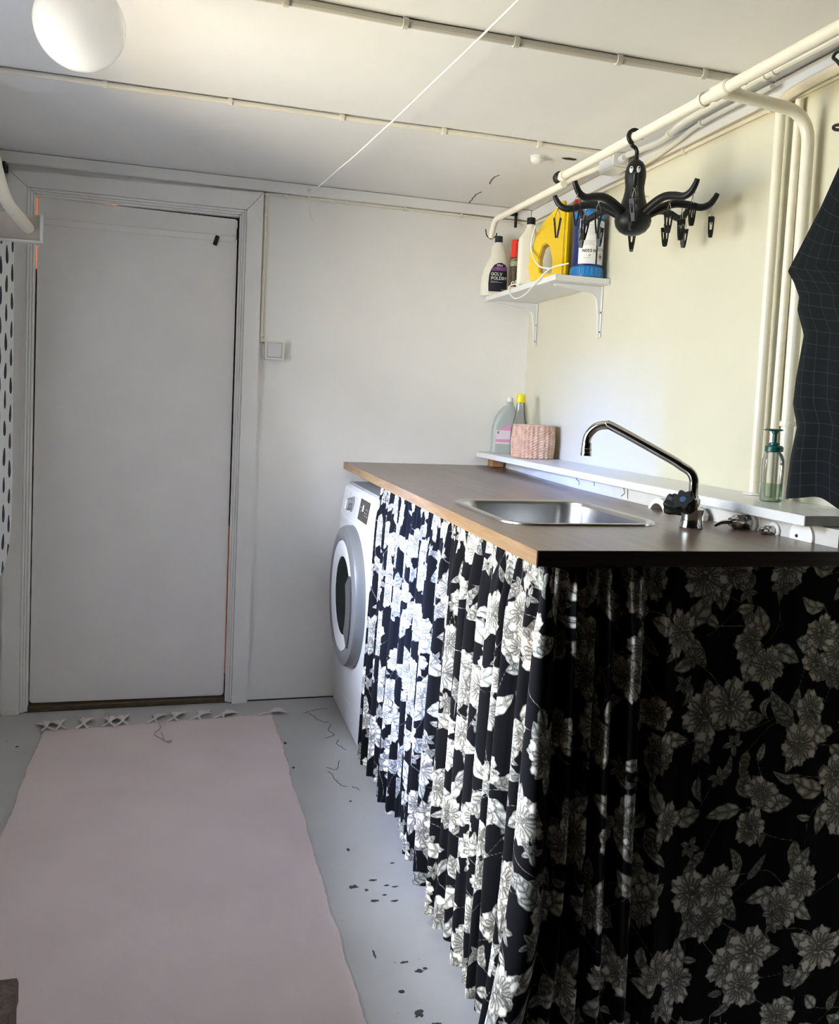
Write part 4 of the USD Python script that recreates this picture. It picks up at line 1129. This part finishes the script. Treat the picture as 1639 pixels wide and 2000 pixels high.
obj('liquid', loft([(z, 0, 0, r * .94, r * .72, 2.2) for z, r, _ in [(.003, .033, 0), (.05, .036, 0), (.072, .0362, 0)]], 40), LIQY, g2, label='pale yellow liquid')
obj('cap', lathe([(.0165, .2183), (.0195, .220), (.0180, .252), (.0165, .254)], 24), YELCAP, g2)
wrc = lambda m, e=.0006: on_front(m, .0365, .0286, 2.2, e)
obj('label', wrc(patch(Polygon([(-.022, .085), (.0, .118), (.006, .106), (.014, .117), (.026, .085)]))), plain('label_cream', (.74, .70, .62), .5), g2, label='cream leaf-shaped label')
obj('label_band', wrc(patch(Polygon([(.0, .088), (.014, .113), (.026, .088)])), .0010), plain('label_yellow', (.80, .58, .18), .5), g2)

so = thing('soap_dispenser', 'clear pump bottle of pale green soap with a dark green pump on the lower shelf', 'soap dispenser', (-.098, -1.762, ZL), FACE + .05)
bs = [(0, .021, .016), (.003, .0235, .018), (.03, .0235, .018), (.085, .0245, .0185), (.100, .0235, .018), (.112, .019, .0155), (.117, .0145, .0135)]
obj('bottle_body', loft([(z, 0, 0, a, b, 3) for z, a, b in bs], 40), CLEAR, so)
obj('liquid', loft([(.003, 0, 0, .021, .0158, 3), (.03, 0, 0, .0218, .0165, 3), (.0425, 0, 0, .0221, .0168, 3)], 40), LIQ, so, label='pale green liquid soap')
obj('pump_tube', tube([(0, 0, .008), (.001, 0, .08), (0, 0, .117)], .0022, 8), CLEAR, so)
obj('pump_collar', lathe([(.0145, .1172), (.0205, .119), (.0205, .129), (.0185, .132), (.012, .134), (.012, .139), (.006, .140)], 28), GREEN, so)
obj('pump_stem', lathe([(.0052, .1402), (.0052, .160), (.0075, .163), (.0075, .1655)], 18), GREEN, so)
obj('pump_head', moved(loft([(.1657, 0, 0, .008, .007, 2), (.168, -.004, 0, .020, .010, 2), (.1695, -.004, 0, .023, .011, 2), (.172, -.003, 0, .017, .008, 2)], 28), rz=-.2), GREEN, so)
obj('side_label', moved(on_front(patch(Polygon([(-.005, .03), (.004, .025), (.006, .06), (.002, .085), (-.005, .075)])), .02, .02, 2.2, .0008), (.0015, .0015, 0), rz=1.0), plain('label_teal', (.03, .14, .22), .4), so)
# ------------------------------------------------------------------ octopus hanger
OC = np.array([-.268, -1.338, 1.74])
oc = thing('octopus_hanger', 'black octopus-shaped hanger with eyes and small hanging clips, on the clothes rail', 'clip hanger', OC)
zz = lambda z: z - OC[2]
bp = [(.002, 1.741), (.022, 1.744), (.036, 1.752), (.046, 1.765), (.0497, 1.779), (.048, 1.793), (.042, 1.805), (.0385, 1.815), (.0345, 1.828), (.0300, 1.842), (.0265, 1.858), (.0255, 1.872), (.0272, 1.886), (.0285, 1.900), (.0278, 1.914), (.0245, 1.928), (.018, 1.938), (.010, 1.9435), (.006, 1.947), (.0055, 1.956)]
obj('body', lathe([(r, zz(z)) for r, z in bp], 40), BLACKP, oc, smooth=True)
rodz = 2.0045
hk = [(0, 0, 1.955), (0, 0, 1.968), (-.006, 0, 1.977), (-.016, 0, 1.982)] + [(-.009 + .0195 * math.cos(a), 0, rodz + .0195 * math.sin(a)) for a in np.radians([250, 225, 195, 165, 135, 105, 75, 45, 15, -10])]
obj('hook', tube([(x, y, zz(z)) for x, y, z in smooth_path(hk[:5], 4)] + [(x, y, zz(z)) for x, y, z in smooth_path(hk[5:], 4)], (.0053), 10), BLACKP, oc)
R_ = np.array([.873, -.487, 0]); F_ = np.array([-.487, -.873, 0])                   # to the viewer's right, and towards the viewer
for s_ in (-1, 1):
    ec = R_ * (.0095 * s_ - .002) + F_ * .0268 + np.array([0, 0, zz(1.912)])
    ey = obj('eye', aim(moved(lathe([(.0002, -.003), (.005, -.0015), (.0062, 0), (.005, .0012), (.0002, .0018)], 24), s=1) if False else (lambda m: (m[0] * np.array([.68, 1.15, 1]), m[1]))(lathe([(.0004, -.0035), (.0066, -.002), (.0082, 0), (.0066, .0012), (.0004, .0018)], 24)), F_ + R_ * .34 * s_, ec), WHITE, oc, smooth=True, label='white oval eye')
    obj('pupil', aim(lathe([(.0023, 0), (.0018, .0008), (.0002, .001)], 14), F_ + R_ * .34 * s_, ec + F_ * .0017 + R_ * (.0005 + .0006 * s_) + np.array([0, 0, .0042])), BLACKM, ey)
arm = [(.036, 1.796), (.048, 1.802), (.083, 1.819), (.112, 1.826), (.145, 1.822), (.175, 1.815), (.197, 1.822), (.210, 1.838), (.216, 1.851)]
ap = smooth_path([(r, 0, zz(z)) for r, z in arm], 6)
art = np.interp(np.linspace(0, 1, len(ap)), [0, .3, .75, 1], [.0125, .0108, .0085, .0062])
jaw = Polygon([(-.0065, 0), (.0065, 0), (.0052, .040), (.0035, .052), (-.0035, .052), (-.0052, .040)]).buffer(.0012)
slot = Polygon([(-.0032, .012), (.0032, .012), (.0025, .032), (-.0025, .032)]).buffer(.001)
jv, jf = extr(jaw.difference(slot), .0032)
cn = 0
for i in range(8):
    a = math.atan2(R_[1], R_[0]) + i * PI / 4
    obj('arm', moved((lambda m: m)(tube(ap, art, 14, flat=1.05)), rz=a), BLACKP, oc, smooth=True)
    for r, z in ((.205, 1.823), (.128, 1.816)):
        if r < .2 and i in (5, 6):
            pass
        r_ = np.random.default_rng(50 + cn); cn += 1
        yaw = r_.random() * PI; swing = r_.normal(0, .05)
        p0 = np.array([r * math.cos(a), r * math.sin(a), zz(z)])
        mb = MB()
        for sg in (-1, 1):                                                   # two jaws hinged at the lower end
            m = (np.stack([jv[:, 0], jv[:, 2] * sg + sg * .0006, -jv[:, 1]], 1), jf if sg > 0 else jf[:, ::-1])
            m = moved(m, (0, 0, .052), rx=0)
            m = moved(m, (0, 0, -.052), rx=-sg * .13)
            mb.add(m)
        top = np.array([0, 0, -.034])
        c_ = moved(mb.get(), top, rx=swing, rz=yaw)
        cl = obj('clip', moved(c_, p0), BLACKP, oc)
        w = MB().add(moved(tube(np.array([(.0042 * math.cos(t), 0, -.004 + .0045 * math.sin(t)) for t in np.linspace(0, 2 * PI, 17)]), .0009, 6), p0, rz=a + 1.2))
        for sg in (-1, 1):
            q = moved((np.array([(0, 0, -.008), (0, sg * .0055, -.022), (0, sg * .0085, -.038), (0, sg * .0075, -.052)]), None), (0, 0, 0), rz=yaw)[0]
            w.add(tube(smooth_path(q + p0, 5), .0009, 6))
        obj('clip_wire', w, WIRE, cl, label='bright steel wire')

# ------------------------------------------------------------------ checked apron on the right
ED = [(1.86, -2.02), (1.79, -1.95), (1.706, -1.902), (1.587, -1.819), (1.56, -1.842), (1.525, -1.863), (1.497, -1.861), (1.439, -1.888), (1.345, -1.874), (1.289, -1.870), (1.238, -1.887), (1.164, -1.872), (1.09, -1.866), (1.073, -1.866)]
zs_, ys_ = np.array([q[0] for q in ED[::-1]]), np.array([q[1] for q in ED[::-1]])
n1, n2 = 120, 160
ss_ = np.linspace(0, 1, n1)
ZA = np.linspace(1.0, 0, n2)
VA = np.zeros((n2, n1, 3)); WA = np.zeros((n2, n1, 3))
for i, t_ in enumerate(ZA):
    z = 1.074 + t_ * .786
    yl = np.interp(z, zs_, ys_)
    yr = -2.06 - .42 * min(1, (1.86 - z) / .35)
    y = yl + (yr - yl) * ss_
    amp = .006 + .030 * (1 - t_) ** .8
    x = -.135 - amp * np.sin(ss_ * 15.5 + .9 * t_ + .4) * np.clip(ss_ * 5, 0, 1) - .012 * np.sin(ss_ * 33 + 2 * t_) * (1 - t_) + .02 * (ss_ - .3) * (1 - t_)
    hemz = .008 * np.sin(ss_ * 15.5 + .4) * (1 - t_) ** 3 + .016 * np.exp(-((ss_ - .16) / .06) ** 2) * (1 - t_) ** 4
    VA[i] = np.stack([np.minimum(x, -.055), y, np.full(n1, z) + hemz], 1)
    WA[i] = np.stack([ss_ * .62 + .10 * t_, np.full(n1, t_ * .786 * 1.03 + .06 * np.sin(ss_ * 5) * t_), 0 * ss_], 1)
CHECK = mat('checked_cotton', {'a': ('attribute', {'attribute': 'weave'}), 's': ('separate_xyz', {}), 'mx_': ('math', {'math_type': 'multiply', 'value2': 1 / .030}), 'my_': ('math', {'math_type': 'multiply', 'value2': 1 / .030}),
                               'fx': ('math', {'math_type': 'fraction'}), 'fy': ('math', {'math_type': 'fraction'}), 'lx': ('math', {'math_type': 'less_than', 'value2': .045}), 'ly': ('math', {'math_type': 'less_than', 'value2': .045}),
                               'm': ('math', {'math_type': 'maximum'}), 'c': ('mix_color', {'a': (.0035, .0050, .0065), 'b': (.022, .030, .034)}), 'p': ('principled_bsdf', {'roughness': .85, 'specular_ior_level': .2, 'sheen_weight': .05})},
            [('a.vector', 's.vector'), ('s.x', 'mx_.value1'), ('s.y', 'my_.value1'), ('mx_.value', 'fx.value1'), ('my_.value', 'fy.value1'), ('fx.value', 'lx.value1'), ('fy.value', 'ly.value1'), ('lx.value', 'm.value1'), ('ly.value', 'm.value2'),
             ('m.value', 'c.fac'), ('c.result', 'p.base_color')])
AO = np.array([-.13, -2.1, 1.07])
apn = thing('apron', 'dark navy checked apron hanging on the right wall above the soap dispenser', 'apron', AO)
um = usdkit.mesh(stage, path_for('cloth', apn), ((VA - AO).reshape(-1, 3), grid_faces(n2, n1)), CHECK, smooth=True)
UsdGeom.PrimvarsAPI(um).CreatePrimvar('weave', Sdf.ValueTypeNames.Float3Array, 'vertex').Set(Vt.Vec3fArray.FromNumpy(WA.reshape(-1, 3).astype(np.float32)))
obj('neck_strap', tube(smooth_path([(-.13, -2.03, 1.86), (-.125, -1.96, 1.95), (-.120, -1.905, 2.015), (-.120, -1.888, 2.033), (-.120, -1.900, 2.040), (-.121, -1.918, 2.028), (-.126, -1.985, 1.945), (-.128, -2.06, 1.86)], 8), .0036, 8), LBLACK, apn, world=True)
obj('waist_loop', tube(smooth_path([(-.13, -2.00, 1.845), (-.124, -1.935, 1.866), (-.120, -1.908, 1.876), (-.120, -1.905, 1.883), (-.123, -1.925, 1.880), (-.13, -1.99, 1.860), (-.13, -2.04, 1.85)], 6), .0034, 8), LBLACK, apn, world=True)
wk = thing('wall_hook', 'white wall hook behind the hanging apron', 'hook', (0, -2.05, 1.82))
obj('hook_plate', bx((-.012, -2.07, 1.80), (-.0015, -2.03, 1.90), .003), WHITE, wk, world=True)
obj('hook_arm', tube(smooth_path([(-.010, -2.05, 1.84), (-.08, -2.05, 1.835), (-.118, -2.05, 1.845), (-.120, -2.05, 1.87)], 6), .006, 10), WHITE, wk, world=True)

# ------------------------------------------------------------------ left side: ironing board, rail end, bracket, stool
IX, IY = -2.036, -.168
ib = thing('ironing_board', 'ironing board with a white cover of dark drops hanging upright on the left wall', 'ironing board', (IX, IY - .19, .60))
ol = [(IY - .38, 1.70), (IY - .27, 1.70), (IY - .26, 1.79), (IY, 1.79), (IY + .028, .93), (IY + .022, .84)] + [(IY - .19 + .212 * math.cos(a), .80 + .205 * math.sin(a)) for a in np.linspace(0, -PI, 24)][1:-1] + [(IY - .402, .84), (IY - .408, .93)]
pol = Polygon(ol).buffer(-.01).buffer(.01)
mbq = MB()
v, f = extr(pol, .030); mbq.add((np.stack([IX - .015 + v[:, 2] * .6, v[:, 0], v[:, 1]], 1), f))
v, f = extr(pol.buffer(-.004), .030); mbq.add((np.stack([IX - .017 + v[:, 2] * .733, v[:, 0], v[:, 1]], 1), f))
obj('covered_top', mbq, plain('white_cotton', (.78, .79, .77), .85), ib, world=True)
DROP = plain('ink_drop', (.018, .03, .045), .8)
ki = 0
for c_ in range(3):
    for r__ in range(14):
        y = IY - .035 - .093 * c_; z = 1.94 - .098 * r__ - (.049 if c_ % 2 else 0)
        d_ = affinity.rotate(Polygon([(y + .018 * math.cos(a) * (1 - .35 * math.sin(a)), z + .029 * math.sin(a)) for a in np.linspace(0, 2 * PI, 18, endpoint=False)]), 12 * math.sin(ki * 2.1), origin=(y, z))
        ki += 1
        d_ = affinity.scale(d_, .85 + .3 * abs(math.sin(ki)), .9 + .2 * abs(math.cos(ki * 1.7)))
        d_ = d_.intersection(pol.buffer(-.006))
        if d_.geom_type == 'Polygon' and d_.area > 1e-6:
            v, f = extr(d_, .0005); obj('printed_drop', (np.stack([IX + .0053 + v[:, 2], v[:, 0], v[:, 1]], 1), f), DROP, ib, world=True)
obj('wall_holder', bx((XL + .001, IY - .22, 1.73), (IX - .016, IY - .16, 1.76), .003), WHITE, ib, world=True)
cr_ = thing('rail_board', 'white painted end board with a thick bent tube, high on the left wall', 'rail support', (-2.05, -.46, 1.71))
BRD = plain('shaded_board_paint', (.60, .54, .48), .6)  # shade on the board face put into its base colour
obj('end_board', bx((XL + .0005, -.455, 1.722), (-1.904, -.440, 1.806), .001), BRD, cr_, world=True)
obj('rim', bx((XL + .0005, -.468, 1.715), (-1.897, -.4395, 1.7218), .001), WHITE, cr_, world=True)
obj('rim', bx((-1.9038, -.468, 1.722), (-1.897, -.4395, 1.808), .001), WHITE, cr_, world=True)
e0, e1 = np.array([-1.9345, -.4565, 1.7555]), np.array([-1.964, -.70, 1.795])
ed_ = (e1 - e0) / np.linalg.norm(e1 - e0)
st_ = [0, .002, .005, .009, .014, .019]
tp_ = np.vstack([[e0 + ed_ * q for q in st_], smooth_path(bend_path([e0 + ed_ * .03, e1, (-1.990, -.76, 1.93), (-2.0, -.77, 2.09)], .08, 8), 3)])
rt = np.concatenate([[.0185 * math.sqrt(max(.1, 1 - (1 - q / .0195) ** 2)) for q in st_], np.full(len(tp_) - 6, .0185)])
obj('bent_tube', tube(tp_, rt, 18), PIPE, cr_, world=True)
bc = thing('pipe_clamp', 'small black clamp holding a white pipe end in the top left corner', 'clamp', (-2.10, -.05, 2.03))
obj('clamp_body', bx((-2.125, -.075, 2.026), (-2.082, -.0205, 2.046), .002), BLACKP, bc, world=True)
obj('clamp_lip', bx((-2.091, -.080, 2.040), (-2.082, -.0205, 2.055), .002), BLACKP, bc, world=True)
obj('pipe_end', tube(smooth_path([(-2.100, -.092, 2.036), (-2.102, -.094, 2.06), (-2.110, -.096, 2.085), (-2.125, -.098, 2.106)], 5), .0072, 12), PIPE, bc, world=True)
st = thing('wooden_stool', 'weathered dark brown wooden stool whose corner shows at the bottom left', 'stool', (-1.80, -2.50, 0))
v, f = extr(Polygon([(-1.98, -2.242), (-1.636, -2.247), (-1.632, -2.256), (-1.637, -2.80), (-1.98, -2.80)]), .028)
v = v + [0, 0, .422]
obj('seat', (v, f), OLDW, st, world=True)
mb_ = MB()
for x0, x1, y0, y1 in ((-1.67, -1.634, -2.79, -2.254), (-1.975, -1.945, -2.79, -2.254), (-1.944, -1.671, -2.29, -2.254), (-1.944, -1.671, -2.79, -2.755)):
    obj('apron_rail', bx((x0, y0, .36), (x1, y1, .4215), .002), OLDW, st, world=True)
for x in (-1.95, -1.66):
    for y in (-2.78, -2.265):
        obj('leg', bx((x - .018, y - .018 + .012, 0), (x + .018, y + .018 - .012, .3595), .003), OLDW, st, world=True)
single('wall_nail', tube(np.array([(-.0008, -.935, 1.966), (-.014, -.950, 1.962), (-.016, -.952, 1.957)]), .0013, 6), plain('nail_grey', (.2, .19, .16), .5, metal=.6), 'small bent nail in the right wall just beside the octopus hanger', 'nail')
